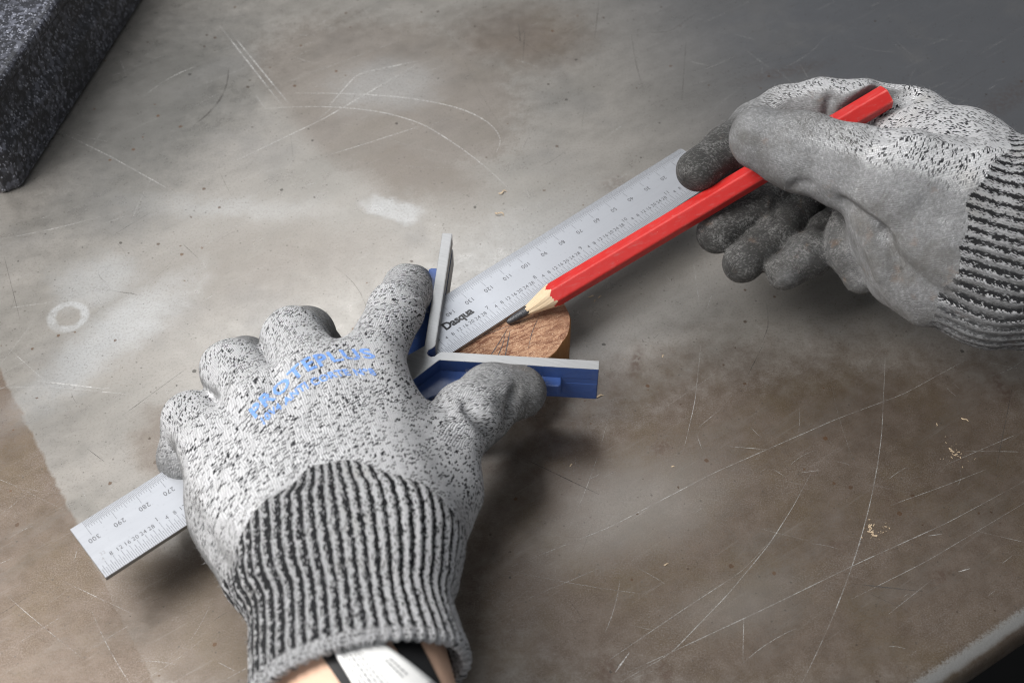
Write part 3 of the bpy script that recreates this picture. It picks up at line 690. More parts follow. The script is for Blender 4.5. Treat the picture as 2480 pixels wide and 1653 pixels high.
# ------------------------------------------------------------------ wooden disc
disc = thing('wood_disc', 'round sawn wooden disc lying under the ruler between the blue arms', 'wood disc')
HD = 24.0; nseg = 96
def rim(a): return 25.8 + 0.35 * math.sin(3 * a + 1) + 0.25 * math.sin(7 * a + 2) + 0.12 * math.sin(17 * a)
dv, df = [(0, 0, HD * MM)], []
rings = [(0.5, HD, 1), (0.94, HD, 1), (0.985, HD - 0.1, 1), (1.0, HD - 0.7, 1), (1.004, HD * 0.5, 1), (1.0, 0.6, 1), (0.97, 0.0, 1)]
for (fr, z_, _) in rings:
    for k in range(nseg):
        a = 2 * math.pi * k / nseg; r_ = rim(a) * fr; dv.append((r_ * math.cos(a) * MM, r_ * math.sin(a) * MM, z_ * MM))
topf, sidef = [], []
for k in range(nseg): topf.append((0, 1 + k, 1 + (k + 1) % nseg))
for i in range(len(rings) - 1):
    for k in range(nseg):
        q = (1 + i * nseg + k, 1 + (i + 1) * nseg + k, 1 + (i + 1) * nseg + (k + 1) % nseg, 1 + i * nseg + (k + 1) % nseg)
        (topf if i < 2 else sidef).append(q)
mesh_obj('sawn_face', dv, topf, M['wood_end'], disc, False)
mesh_obj('side', dv, sidef, M['bark'], disc, True)
for pts, w in [([(-9, -24), (-2.0, -10), (1.5, -2.5)], 0.34), ([(-1, -24), (0.8, -12), (2.0, -4)], 0.42), ([(-20, -12), (-6, -6), (8, 1), (14, 3)], 0.22), ([(9, -14), (10.5, -6), (14, 4)], 0.22), ([(-5, -24), (-1.0, -12), (0.2, -5)], 0.3)]:
    v, f = ribbon(resample(pts, 1.5), w, HD + 0.03)
    mesh_obj('pencil_mark', [(a * MM, b * MM, c * MM) for a, b, c in v], f, M['graphite_line'], disc)

# ------------------------------------------------------------------ steel ruler
RX = Vector((-0.76352, -0.64579, 0.00000)); RO = Vector((79.113, 100.182, 0.000))          # ruler axis (from its 0 mm end) and origin, mm
RANG = math.atan2(RX.y, RX.x)
ruler = thing('steel_ruler', 'brushed steel ruler with millimetre and inch scales running under the hand', 'ruler')
ruler.location = (RO.x * MM, RO.y * MM, 24.0 * MM); ruler.rotation_euler = (0, 0, RANG)
LEN, WID, TH = 304.8, 25.4, 2.0
v, f = prism([(0, 1.2), (0.35, 0.35), (1.2, 0), (LEN, 0), (LEN, WID), (1.2, WID), (0.35, WID - 0.35), (0, WID - 1.2)], 0, TH)
blade = mesh_obj('blade', [(a * MM, b * MM, c * MM) for a, b, c in v], f, [M['ruler'], M['ruler_edge']], ruler)
for i, p_ in enumerate(blade.data.polygons):
    p_.material_index = 0 if i < 2 else 1
bevel(blade, 0.00012, 1)

def quads(rects, z):
    v, f = [], []
    for (x0, y0, x1, y1) in rects:
        n = len(v); v += [(x0 * MM, y0 * MM, z * MM), (x1 * MM, y0 * MM, z * MM), (x1 * MM, y1 * MM, z * MM), (x0 * MM, y1 * MM, z * MM)]
        f.append((n, n + 1, n + 2, n + 3))
    return v, f
tk = []
for i in range(2, 601):
    x_ = i * 0.5
    ln = 7.0 if i % 20 == 0 else 5.2 if i % 10 == 0 else 4.0 if i % 2 == 0 else 2.9
    w = 0.06
    tk.append((x_ - w, 0.15, x_ + w, ln))
mesh_obj('millimetre_graduations', *quads(tk, TH + 0.012), M['etch'], ruler)
tk = []
for i in range(1, 384):
    x_ = LEN - i * 25.4 / 32
    ln = 7.5 if i % 32 == 0 else 6.1 if i % 4 == 0 else 5.1 if i % 2 == 0 else 3.6
    w = 0.065
    tk.append((x_ - w, WID - ln, x_ + w, WID - 0.15))
mesh_obj('inch_graduations', *quads(tk, TH + 0.012), M['etch'], ruler)

def text_mesh(body, size, bold=0.0, align='CENTER', spacing=1.0):
    cu = bpy.data.curves.new('text', 'FONT'); cu.body = body; cu.size = size; cu.align_x = align; cu.align_y = 'CENTER'
    cu.offset = bold; cu.resolution_u = 3; cu.space_character = spacing
    o = bpy.data.objects.new('text_tmp', cu); COL.objects.link(o)
    dg = bpy.context.evaluated_depsgraph_get(); me = bpy.data.meshes.new_from_object(o.evaluated_get(dg))
    vs = [tuple(v.co) for v in me.vertices]; fs = [tuple(p.vertices) for p in me.polygons]
    bpy.data.objects.remove(o, do_unlink=True); bpy.data.curves.remove(cu); bpy.data.meshes.remove(me)
    return vs, fs
_tc = {}
def numerals(items, z, bold=0.0, spacing=1.1):
    V, F = [], []
    for (body, cx, cy, size, flip) in items:
        key = (body, size)
        if key not in _tc: _tc[key] = text_mesh(body, size, bold, 'CENTER', spacing)
        vs, fs = _tc[key]; n = len(V); s_ = 1 if flip else -1
        V += [((cx + s_ * a) * MM, (cy + s_ * b) * MM, z * MM) for a, b, _ in vs]
        F += [tuple(i + n for i in q) for q in fs]
    return V, F
it = [(str(m), m, 8.9, 2.75, True) for m in range(10, 301, 10)]
mesh_obj('millimetre_numerals', *numerals(it, TH + 0.014), M['etch'], ruler)
it = []
for inch in range(0, 12):
    for k in (4, 8, 12, 16, 20, 24, 28):
        if inch == 0 and k == 4: continue
        it.append((str(k), LEN - 25.4 * (inch + k / 32), 18.15, 2.35, False))
    if inch: it.append((str(inch), LEN - 25.4 * inch, 16.5, 2.6, False))
mesh_obj('inch_numerals', *numerals(it, TH + 0.014), M['etch'], ruler)
mesh_obj('unit_numerals', *numerals([('32', 300.7, 16.1, 2.0, False), ('4', 301.7, 18.2, 2.0, False)], TH + 0.014), M['etch_pale'], ruler)
vs, fs = text_mesh('Dasqua', 5.2, 0.2, 'LEFT', 0.95)
x0 = min(a for a, b, c in vs); x1 = max(a for a, b, c in vs); yb = min(b for a, b, c in vs)
ybase = 15.1; sx = 14.6 / (x1 - x0)
cap0 = min(b for a, b, c in vs if a < x0 + 2.5)
mesh_obj('maker_logo', [((146.9 - (a - x0) * sx) * MM, (ybase - (b - cap0) * sx * 1.0) * MM, (TH + 0.016) * MM) for a, b, c in vs], fs, M['etch'], ruler)

# ------------------------------------------------------------------ centre head (blue casting with machined V)
head = thing('centre_square_head', 'blue painted centre head with bare metal V arms clamped on the ruler', 'centre head')
head.rotation_euler = (0, 0, RANG)
AX, AY = 160.6, 25.0
_ap = Matrix.Rotation(RANG, 3, 'Z') @ Vector((AX, AY, 0)) + Vector((RO.x, RO.y, 0))
head.location = (_ap.x * MM, _ap.y * MM, 14.0 * MM)
# local frame: x along the ruler (away from its 0 end), arms run towards -x at +-45 deg; z 0..19
ZT = 19.0; AL = 63.5; AT = 4.0; q2 = math.sqrt(0.5)
def armpt(sy, along, out):        # inner face line from the apex, out = away from the V opening
    return (-along * q2 + out * q2, sy * (along * q2 + out * q2))
def arm_poly(sy, a0, a1, t0=0.0, t1=AT):
    p = [armpt(sy, a0, t0), armpt(sy, a1, t0), armpt(sy, a1, t1), armpt(sy, a0, t1)]
    return p if sy < 0 else p[::-1]
def ccw(p):
    a = sum(p[i][0] * p[(i + 1) % len(p)][1] - p[(i + 1) % len(p)][0] * p[i][1] for i in range(len(p)))
    return p if a > 0 else p[::-1]
def solid(name, polys, z0, z1, mat, bev=0.0004, seg=2):
    V, F = [], []
    for pl in polys:
        v, f = prism(ccw(pl), z0, z1); n = len(V)
        V += [(a * MM, b * MM, c * MM) for a, b, c in v]; F += [tuple(i + n for i in q) for q in f]
    o = mesh_obj(name, V, F, mat, head)
    if bev: bevel(o, bev, seg)
    return o
# V outline with relief notch at the apex and neck behind it
def v_outline(ex=0.0):
    n = []
    n.append(armpt(-1, AL, 0)); n.append(armpt(-1, AL, AT))
    n.append(armpt(-1, 2.5, AT)); n.append((13.5, -5.5)); n.append((30, -5.5)); n.append((30, 5.5)); n.append((13.5, 5.5))
    n.append(armpt(1, 2.5, AT)); n.append(armpt(1, AL, AT)); n.append(armpt(1, AL, 0))
    n.append(armpt(1, 2.6, 0))
    for k in range(7):
        a = math.radians(120 - k * 40); n.append((0.9 + 2.0 * math.cos(a), 2.0 * math.sin(a)))
    n.append(armpt(-1, 2.6, 0))
    return n
SLOT0, SLOT1 = 9.8, 12.4
solid('casting', [v_outline()], 0.0, SLOT0, M['blue'], 0.0005)
# slot level: the ruler side is cut open, the rest is solid
for pl in (arm_poly(1, 3.0, AL - 0.3, 0.25, AT - 0.1), arm_poly(-1, 41.0, AL - 0.3, 0.25, AT - 0.1), [(13.4, 0.7), (29.5, 0.7), (29.5, 5.2), (13.4, 5.2)]):
    solid('slot_wall', [pl], SLOT0, SLOT1, M['blue'], 0)
solid('upper_casting', [v_outline()], SLOT1, ZT - 0.35, M['blue'], 0.0003)
solid('machined_rim', [v_outline()], ZT - 0.34, ZT, M['machined'], 0.00012, 1)
for sy in (-1, 1):
    lv, lf = prism(ccw(arm_poly(sy, 3.2, AL - 0.15, -0.12, 0.02)), 0.3, SLOT0 - .05)
    lv2, lf2 = prism(ccw(arm_poly(sy, 3.2, AL - 0.15, -0.12, 0.02)), SLOT1 + .05, ZT - 0.1)
    n = len(lv); V = lv + lv2; F = lf + [tuple(i + n for i in q) for q in lf2]
    mesh_obj('machined_face', [(a * MM, b * MM, c * MM) for a, b, c in V], F, M['machined'], head)
    rib = [armpt(sy, 49.5, AT - 0.5), armpt(sy, 49.5, AT + 3.4), armpt(sy, 48.6, AT + 4.3), armpt(sy, 18.0, AT + 4.3), (19.0, sy * 10.5), (27.0, sy * 9.0), (29.0, sy * 5.0), (13.4, sy * 5.0), armpt(sy, 2.0, AT - 0.5)]
    solid('rib', [rib], 6.6, 12.6, M['blue'], 0.0008, 3)
hub = solid('clamp_body', [[(20, -11), (52, -9), (52, 9), (20, 11)]], 0.4, 9.0, M['blue'], 0.001, 3)

# ------------------------------------------------------------------ red pencil
pencil = thing('red_pencil', 'thick red hexagonal pencil with a whittled wood point held by the gloved hand', 'pencil')
PT = Vector((0.596, -1.900, 25.400)); PE = Vector((154.584, 71.650, 78.352))
pdir = (PE - PT).normalized(); PL = (PE - PT).length
pz = Vector((0, 0, 1)); pe1 = (pz - pdir * pz.dot(pdir)).normalized(); pe2 = pdir.cross(pe1)
AF = 4.55                                   # half across flats
def hexr(a):
    k = math.radians(60); b = (a + math.radians(30)) % k - k / 2
    return min(AF / math.cos(b), AF * 1.115)
_cv = cam.matrix_world.translation * 1000 - (PT + PE) * 0.5
PH0 = -math.atan2(_cv.dot(pe2), _cv.dot(pe1)) + math.radians(-6.0)
def cone(s_, a):
    base = 1.8 + (s_ - 9.0) * (3.95 / 15.5)
    return base + 0.08 * math.sin(5 * a + 0.4) + 0.08 * math.sin(9 * a + s_ * 0.2) + 0.05 * math.sin(23 * a + s_)
ss_ = list(np.linspace(9.0, 34.0, 84)) + list(np.linspace(35, PL - 0.5, 40)) + [PL - 0.2, PL]
na = 96; pv = []
tot = []
for i, s_ in enumerate(ss_):
    for k in range(na):
        a = 2 * math.pi * k / na
        r_ = min(hexr(a + PH0), cone(s_, a)) if s_ < 34 else hexr(a + PH0)
        if s_ > PL - 0.1: r_ *= 0.96
        q = PT + pdir * s_ + (pe1 * math.cos(a) + pe2 * math.sin(a)) * r_
        pv.append((q.x * MM, q.y * MM, q.z * MM))
red_f, wood_f = [], []
for i in range(len(ss_) - 1):
    sm = 0.5 * (ss_[i] + ss_[i + 1])
    for k in range(na):
        k2 = (k + 1) % na; a = 2 * math.pi * (k + 0.5) / na
        face = (i * na + k, i * na + k2, (i + 1) * na + k2, (i + 1) * na + k)
        (wood_f if (sm < 34 and cone(sm, a) < hexr(a + PH0)) else red_f).append(face)
end_f = [tuple((len(ss_) - 1) * na + k for k in range(na))]
def sub_mesh(name, verts, faces, mat, parent, smooth):
    used = sorted({i for q in faces for i in q}); mp = {u_: j for j, u_ in enumerate(used)}
    return mesh_obj(name, [verts[i] for i in used], [tuple(mp[i] for i in q) for q in faces], mat, parent, smooth)
o_ = sub_mesh('lacquered_shaft', pv, red_f, M['red'], pencil, True)
o_.data.set_sharp_from_angle(angle=math.radians(22))
o_ = sub_mesh('whittled_point', pv, wood_f, M['cedar'], pencil, True)
sub_mesh('end_grain', pv, end_f, M['cedar'], pencil, False)
lp, lf = [], []
lsec = [(0.0, 0.22), (0.12, 0.6), (0.5, 0.98), (1.4, 1.25), (3.5, 1.5), (6.0, 1.7), (9.6, 1.95), (12.0, 1.6)]
nl = 32
for s_, r_ in lsec:
    for k in range(nl):
        a = 2 * math.pi * k / nl; q = PT + pdir * s_ + (pe1 * math.cos(a) + pe2 * math.sin(a)) * r_ * (1 + 0.04 * math.sin(3 * a + s_))
        lp.append((q.x * MM, q.y * MM, q.z * MM))
for i in range(len(lsec) - 1):
    for k in range(nl): lf.append((i * nl + k, i * nl + (k + 1) % nl, (i + 1) * nl + (k + 1) % nl, (i + 1) * nl + k))
lf.append(tuple(range(nl))[::-1])
mesh_obj('graphite_core', lp, lf, M['lead'], pencil, True)
# ------------------------------------------------------------------ gloves: smooth-blended volumes turned into one skin
RIB = 40.83          # 49 ribs round a cuff
class Vol:
    def __init__(s, lo, hi, h):
        s.lo = np.array(lo, float); s.h = h
        s.n = np.ceil((np.array(hi) - s.lo) / h).astype(int) + 1
        s.ax = [(s.lo[i] + h * np.arange(s.n[i])).astype(np.float32) for i in range(3)]
    def new(s): return np.full(s.n, 60.0, np.float32)
    def box(s, lo, hi):
        a = np.clip(np.floor((np.array(lo) - s.lo) / s.h).astype(int), 0, s.n); b = np.clip(np.ceil((np.array(hi) - s.lo) / s.h).astype(int) + 1, 0, s.n)
        return tuple(slice(a[i], b[i]) for i in range(3))
    def grid(s, sl):
        return s.ax[0][sl[0]][:, None, None], s.ax[1][sl[1]][None, :, None], s.ax[2][sl[2]][None, None, :]

def smin(a, b, k):
    h = np.clip(k - np.abs(a - b), 0, None) / k
    return np.minimum(a, b) - h * h * (k * 0.25)

def sd_cone(X, Y, Z, A, B, ra, rb):
    A = np.array(A, np.float32); d = np.array(B, np.float32) - A; L2 = float(d @ d) + 1e-9
    px, py, pz_ = X - A[0], Y - A[1], Z - A[2]
    t = np.clip((px * d[0] + py * d[1] + pz_ * d[2]) / L2, 0, 1)
    return np.sqrt((px - t * d[0]) ** 2 + (py - t * d[1]) ** 2 + (pz_ - t * d[2]) ** 2) - (ra + t * (rb - ra))

def add_cone(V, D, A, B, ra, rb, k):
    m = max(ra, rb) + 16
    sl = V.box(np.minimum(A, B) - m, np.maximum(A, B) + m)
    D[sl] = smin(D[sl], sd_cone(*V.grid(sl), A, B, ra, rb), k)

def sd_tube(X, Y, Z, A, B, side, a0, b0, a1, b1, cap0=True, cap1=True):
    """elliptical tapered tube with flat ends; side = direction of the a semi-axis"""
    A = np.array(A, float); d = np.array(B, float) - A; L = np.linalg.norm(d); d /= L
    s_ = np.array(side, float); s_ -= d * (s_ @ d); s_ /= np.linalg.norm(s_); u_ = np.cross(d, s_)
    px, py, pz_ = X - A[0], Y - A[1], Z - A[2]
    t = px * d[0] + py * d[1] + pz_ * d[2]; a = px * s_[0] + py * s_[1] + pz_ * s_[2]; b = px * u_[0] + py * u_[1] + pz_ * u_[2]
    w = np.clip(t / L, 0, 1); ra = a0 + (a1 - a0) * w; rb = b0 + (b1 - b0) * w
    q = np.sqrt((a / ra) ** 2 + (b / rb) ** 2)
    dd = (q - 1) * np.minimum(ra, rb)
    return np.maximum(dd, np.maximum(-t, t - L))

def surface_nets(D, lo, h):
    nx, ny, nz = D.shape
    S = D < 0
    cnt = np.zeros((nx - 1, ny - 1, nz - 1), np.int8)
    offs = [(i, j, k) for i in (0, 1) for j in (0, 1) for k in (0, 1)]
    for (i, j, k) in offs: cnt += S[i:nx - 1 + i, j:ny - 1 + j, k:nz - 1 + k]
    ci = np.argwhere((cnt > 0) & (cnt < 8))
    vals = np.stack([D[ci[:, 0] + i, ci[:, 1] + j, ci[:, 2] + k] for (i, j, k) in offs], 1)
    acc = np.zeros((len(ci), 3)); num = np.zeros(len(ci))
    O = np.array(offs, float)
    for a in range(8):
        for b in range(a + 1, 8):
            if np.abs(O[a] - O[b]).sum() != 1: continue
            va, vb = vals[:, a], vals[:, b]; m = (va < 0) != (vb < 0)
            t = np.where(m, va / np.where(m, va - vb, 1), 0)
            acc += m[:, None] * (O[a] + t[:, None] * (O[b] - O[a])); num += m
    verts = lo + h * (ci + acc / num[:, None])
    idx = np.full(cnt.shape, -1, np.int64); idx[tuple(ci.T)] = np.arange(len(ci))
    quads_ = []
    for ax in range(3):
        sh = [slice(None)] * 3; sh2 = [slice(None)] * 3; sh[ax] = slice(0, -1); sh2[ax] = slice(1, None)
        a = S[tuple(sh)]; b = S[tuple(sh2)]
        e = np.argwhere(a != b); u_, v_ = [(1, 2), (2, 0), (0, 1)][ax]
        ok = (e[:, u_] > 0) & (e[:, v_] > 0) & (e[:, u_] < D.shape[u_] - 1) & (e[:, v_] < D.shape[v_] - 1); e = e[ok]
        def cell(du, dv):
            c = e.copy(); c[:, u_] -= du; c[:, v_] -= dv; return idx[tuple(c.T)]
        q = np.stack([cell(1, 1), cell(0, 1), cell(0, 0), cell(1, 0)], 1)
        ins = a[tuple(e.T)]
        q[~ins] = q[~ins][:, ::-1]
        quads_.append(q)
    Q = np.concatenate(quads_); Q = Q[(Q >= 0).all(1)]
    return verts, Q

def relax(v, Q, it=1, lam=0.5):
    n = len(v)
    for _ in range(it):
        acc = np.zeros_like(v); c = np.zeros(n)
        for i in range(4):
            a, b = Q[:, i], Q[:, (i + 1) % 4]
            for k in range(3):
                acc[:, k] += np.bincount(a, v[b, k], n) + np.bincount(b, v[a, k], n)
            c += np.bincount(a, minlength=n) + np.bincount(b, minlength=n)
        v = v + lam * (acc / np.maximum(c, 1)[:, None] - v)
    return v

def vnormals(v, Q):
    fn = np.cross(v[Q[:, 2]] - v[Q[:, 0]], v[Q[:, 3]] - v[Q[:, 1]])
    n = np.zeros_like(v)
    for i in range(4):
        for k in range(3): n[:, k] += np.bincount(Q[:, i], fn[:, k], len(v))
    return n / (np.linalg.norm(n, axis=1)[:, None] + 1e-12), fn / (np.linalg.norm(fn, axis=1)[:, None] + 1e-12)

def fast_mesh(name, v, Q, uvl, attrs, mat, parent):
    used = np.unique(Q); mp = np.full(len(v), -1); mp[used] = np.arange(len(used)); q = mp[Q]
    me = bpy.data.meshes.new(name)
    me.vertices.add(len(used)); me.vertices.foreach_set('co', (v[used] * MM).astype(np.float32).ravel())
    me.loops.add(q.size); me.loops.foreach_set('vertex_index', q.astype(np.int32).ravel())
    me.polygons.add(len(q)); me.polygons.foreach_set('loop_start', (4 * np.arange(len(q))).astype(np.int32))
    me.polygons.foreach_set('use_smooth', np.ones(len(q), bool))
    lay = me.uv_layers.new(name='knit'); lay.data.foreach_set('uv', uvl.astype(np.float32).ravel())
    for k, a in attrs.items():
        at_ = me.attributes.new(k, 'FLOAT', 'POINT'); at_.data.foreach_set('value', a[used].astype(np.float32))
    me.materials.append(mat); me.update(calc_edges=True); me.validate()
    return link(bpy.data.objects.new(name, me), parent)

def fields(v, prims):
    """soft weights of every vertex to every bone, and nearest bone"""
    A = np.array([p[1] for p in prims]); B = np.array([p[2] for p in prims]); d = B - A; L2 = (d * d).sum(1) + 1e-9
    ds, ts = [], []
    for i, p in enumerate(prims):
        pa = v - A[i]; t = np.clip(pa @ d[i] / L2[i], 0, 1)
        ds.append(np.linalg.norm(pa - t[:, None] * d[i], axis=1) - (p[3] + t * (p[4] - p[3]))); ts.append(t)
    return np.array(ds), np.array(ts)

def knit_uv(v, Q, fn, prims, frame, vn):
    """texture coordinates in mm: around / along each bone, box-mapped on the body of the hand"""
    cen = v[Q].mean(1)
    sn = relax(vn, Q, 14, 0.7)[Q].mean(1); sn /= np.linalg.norm(sn, axis=1)[:, None] + 1e-9
    ds, ts = fields(cen, prims)
    body = np.array([p[0] in ('palm', 'fold') for p in prims])
    near = ds.argmin(0)
    uvl = np.zeros((len(Q), 4, 2))
    Lx, Vy, Nz = [np.array(a, float) for a in frame]
    for b, p in enumerate(prims):
        m = near == b
        if not m.any(): continue
        pts = v[Q[m]]; c = cen[m]
        if body[b] or p[0] == 'wrist':
            al = np.abs(sn[m] @ Nz) > 0.5
            la = np.where(al[:, None], pts @ Lx, pts @ Nz + 17.3)
            uvl[m] = np.stack([la, pts @ Vy], 2)
        else:
            A = np.array(p[1]); d = np.array(p[2]) - A; L = np.linalg.norm(d); d /= L
            e1 = Nz - d * (Nz @ d); e1 /= np.linalg.norm(e1) + 1e-9; e2 = np.cross(d, e1)
            th = lambda q: np.arctan2((q - A) @ e2, (q - A) @ e1)
            tc = th(c); tp = th(pts); dt = (tp - tc[:, None] + np.pi) % (2 * np.pi) - np.pi
            r_ = 0.5 * (p[3] + p[4])
            uvl[m] = np.stack([(tc[:, None] + dt) * r_ + 13.7 * b, (pts - A) @ d + 31.0 * b], 2)
    return uvl

def tube_uv(v, Q, A, B, side, rad):
    A = np.array(A, float); d = np.array(B, float) - A; d /= np.linalg.norm(d)
    s_ = np.array(side, float); s_ -= d * (s_ @ d); s_ /= np.linalg.norm(s_); u_ = np.cross(d, s_)
    cen = v[Q].mean(1); pts = v[Q]
    th = lambda q: np.arctan2((q - A) @ u_, (q - A) @ s_)
    tc = th(cen); dt = (th(pts) - tc[:, None] + np.pi) % (2 * np.pi) - np.pi
    return np.stack([(tc[:, None] + dt) * rad, (pts - A) @ d], 2)

def wrinkle(v, n, amp, sc, seed):
    r = np.random.default_rng(seed); out = np.zeros(len(v))
    for i in range(7):
        k = r.normal(size=3); k *= sc * (0.6 + 0.8 * r.random()) / np.linalg.norm(k); out += np.sin(v @ k + r.random() * 6.28)
    return v + n * (amp * out / 3.0)[:, None]

def crease(v, n, lines, view):
    """push fabric folds in or out along lines drawn on the side of the hand that faces `view`"""
    view = np.array(view, float); view /= np.linalg.norm(view)
    f1 = np.cross(view, (0, 0, 1.0)); f1 /= np.linalg.norm(f1); f2 = np.cross(f1, view)
    p2 = np.stack([v @ f1, v @ f2], 1); hv = v @ view; face = np.clip((n @ view) * 2.0, 0, 1)
    off = np.zeros(len(v))
    for (pts, amp, w) in lines:
        P = np.array(pts); q2_ = np.stack([P @ f1, P @ f2], 1); hm = (P @ view).mean()
        best = np.full(len(v), 1e9); tt = np.zeros(len(v)); L = len(P) - 1
        for i in range(L):
            a, b = q2_[i], q2_[i + 1]; d_ = b - a; t = np.clip(((p2 - a) @ d_) / (d_ @ d_), 0, 1)
            r_ = np.linalg.norm(p2 - a - t[:, None] * d_, axis=1); m = r_ < best; best[m] = r_[m]; tt[m] = (i + t[m]) / L
        taper = np.clip(np.minimum(tt, 1 - tt) * 5 + 0.25, 0, 1)
        off += amp * taper * np.exp(-(best / w) ** 2) * (np.abs(hv - hm) < 28) * face
    return v + n * off[:, None]

def build_glove(root, prims, lo, hi, h, frame, kmap, wrist_tubes, cuff_axis, cuff_start, hollow, palm_dir, palm_thr, mats, seed, grooves=(), creases=(), view=(0, -0.55, 0.83), kf=5.0):
    V = Vol(lo, hi, h)
    palm = V.new()
    for p in prims:
        if p[0] == 'palm': add_cone(V, palm, np.array(p[1]), np.array(p[2]), p[3], p[4], 9.0)
    for (A, B, side, a0, b0, a1, b1) in wrist_tubes:
        m = 48; sl = V.box(np.minimum(A, B) - m, np.maximum(A, B) + m)
        palm[sl] = smin(palm[sl], sd_tube(*V.grid(sl), A, B, side, a0, b0, a1, b1).astype(np.float32), 10.0)
    F = V.new()
    for g in sorted({p[0] for p in prims} - {'palm', 'wrist', 'fold'}):
        f_ = V.new()
        for p in prims:
            if p[0] == g: add_cone(V, f_, np.array(p[1]), np.array(p[2]), p[3], p[4], kmap.get(g, 4.0))
        F = smin(F, f_, 0.8)
    D = smin(palm, F, kf)
    fo = V.new()
    for p in prims:
        if p[0] == 'fold': add_cone(V, fo, np.array(p[1]), np.array(p[2]), p[3], p[4], 2.5)
    D = smin(D, fo, 0.5 * kf)
    for (A, B, ra, rb, k) in grooves:        # fabric creases
        m = max(ra, rb) + 10; A = np.array(A); B = np.array(B); sl = V.box(np.minimum(A, B) - m, np.maximum(A, B) + m)
        g_ = sd_cone(*V.grid(sl), A, B, ra, rb); D[sl] = -smin(-D[sl], g_, k)
    for (A, B, side, a0, b0, a1, b1) in hollow:
        m = 48; sl = V.box(np.minimum(A, B) - m, np.maximum(A, B) + m)
        g_ = sd_tube(*V.grid(sl), A, B, side, a0, b0, a1, b1).astype(np.float32); D[sl] = np.maximum(D[sl], -g_)
    v, Q = surface_nets(D, V.lo, h)
    del D, F, palm, fo
    v = relax(v, Q, 2, 0.5)
    n, fn = vnormals(v, Q)
    v = wrinkle(v, n, 0.42, 0.13, seed); v = wrinkle(v, n, 0.16, 0.45, seed + 1)
    v = crease(v, n, creases, view); v = relax(v, Q, 1, 0.3); n, fn = vnormals(v, Q)
    # cuff ribs
    CA, CB, side = cuff_axis; CA = np.array(CA, float); d = np.array(CB, float) - CA; d /= np.linalg.norm(d)
    s_ = np.array(side, float); s_ -= d * (s_ @ d); s_ /= np.linalg.norm(s_); u_ = np.cross(d, s_)
    al = (v - CA) @ d; th = np.arctan2((v - CA) @ u_, (v - CA) @ s_)
    arch = cuff_start(th)
    ramp = np.clip((al - arch) / 6.0, 0, 1)
    v = v + n * (ramp * (0.4 * np.cos((th * RIB - 3.2) * (2 * np.pi / 5.236))))[:, None]
    n, fn = vnormals(v, Q)
    ds, ts = fields(v, prims)
    w = np.exp(-np.clip(ds, -5, 40) / 2.2); w /= w.sum(0) + 1e-12
    c0 = np.array([p[5] for p in prims])[:, None]; c1 = np.array([p[6] for p in prims])[:, None]
    d0 = np.array([p[7] for p in prims])[:, None]; d1 = np.array([p[8] for p in prims])[:, None]
    coat = (w * (c0 + (c1 - c0) * ts)).sum(0); dirt_and_shade = (w * (d0 + (d1 - d0) * ts)).sum(0)
    pdv = np.array(palm_dir, float); pdv /= np.linalg.norm(pdv)
    x = np.clip((n @ pdv - palm_thr + 0.35) / 0.70, 0, 1); pc = x * x * (3 - 2 * x)
    coat = np.maximum(coat, pc * 0.95)
    cal = (v[Q].mean(1) - CA) @ d; cth = np.arctan2((v[Q].mean(1) - CA) @ u_, (v[Q].mean(1) - CA) @ s_)
    iscuff = cal > cuff_start(cth)
    x2 = np.clip((n @ pdv - 0.5) / 0.35, 0, 1); coat_c = x2 * mats[2]
    uvk = knit_uv(v, Q, fn, prims, frame, n); uvc = tube_uv(v, Q, CA, CB, side, RIB)
    g = fast_mesh('glove', v, Q[~iscuff], uvk[~iscuff], {'coat': coat, 'dirt_and_shade': dirt_and_shade}, mats[0], root)
    c = fast_mesh('cuff', v, Q[iscuff], uvc[iscuff], {'coat': coat_c, 'dirt_and_shade': dirt_and_shade * 0.5}, mats[1], root)
    return g, c, v, Q

LW = [p for p in LEFT if p[0] == 'wrist']; LB = [p for p in LEFT if p[0] != 'wrist']
RW = [p for p in RIGHT if p[0] == 'wrist']; RB = [p for p in RIGHT if p[0] != 'wrist']
lh = thing('gloved_hand', 'hand in speckled white work glove with blue print, pressing the ruler and blue head', 'gloved hand')
w0, w1, w2 = np.array(LW[0][1]), np.array(LW[0][2]), np.array(LW[1][2])
wd = (w2 - w1) / np.linalg.norm(w2 - w1)
ltubes = [(w0, w1, (1, 0, 0), 31, 25, 30, 25.5), (w1 - wd * 3, w1 + wd * 35.5, (1, 0, 0), 30, 25.5, 33.2, 28)]
lhollow = [(w1 - wd * 2, w1 + wd * 60, (1, 0, 0), 26.6, 22, 32.2, 26.6)]
gl, cl_, lv_, lQ_ = build_glove(lh, LB, (-150, -215, -2), (30, 45, 100), 0.9,
    ((0.93, 0.30, -0.2), (-0.30, 0.95, -0.05), (0.1, 0.1, 0.99)), {'thumb': 4.0}, ltubes, (w0, w2, (1, 0, 0)), lambda t: -13.0 + 20.0 * np.cos(t) ** 2 + 0.8 * np.sin(9 * t), lhollow,
    (-0.25, 0.05, -1.0), -0.12, (M['knit'], M['cuff'], 0.0), 3, GROOVES_L, CREASES_L, (0.09, -0.61, 0.785))

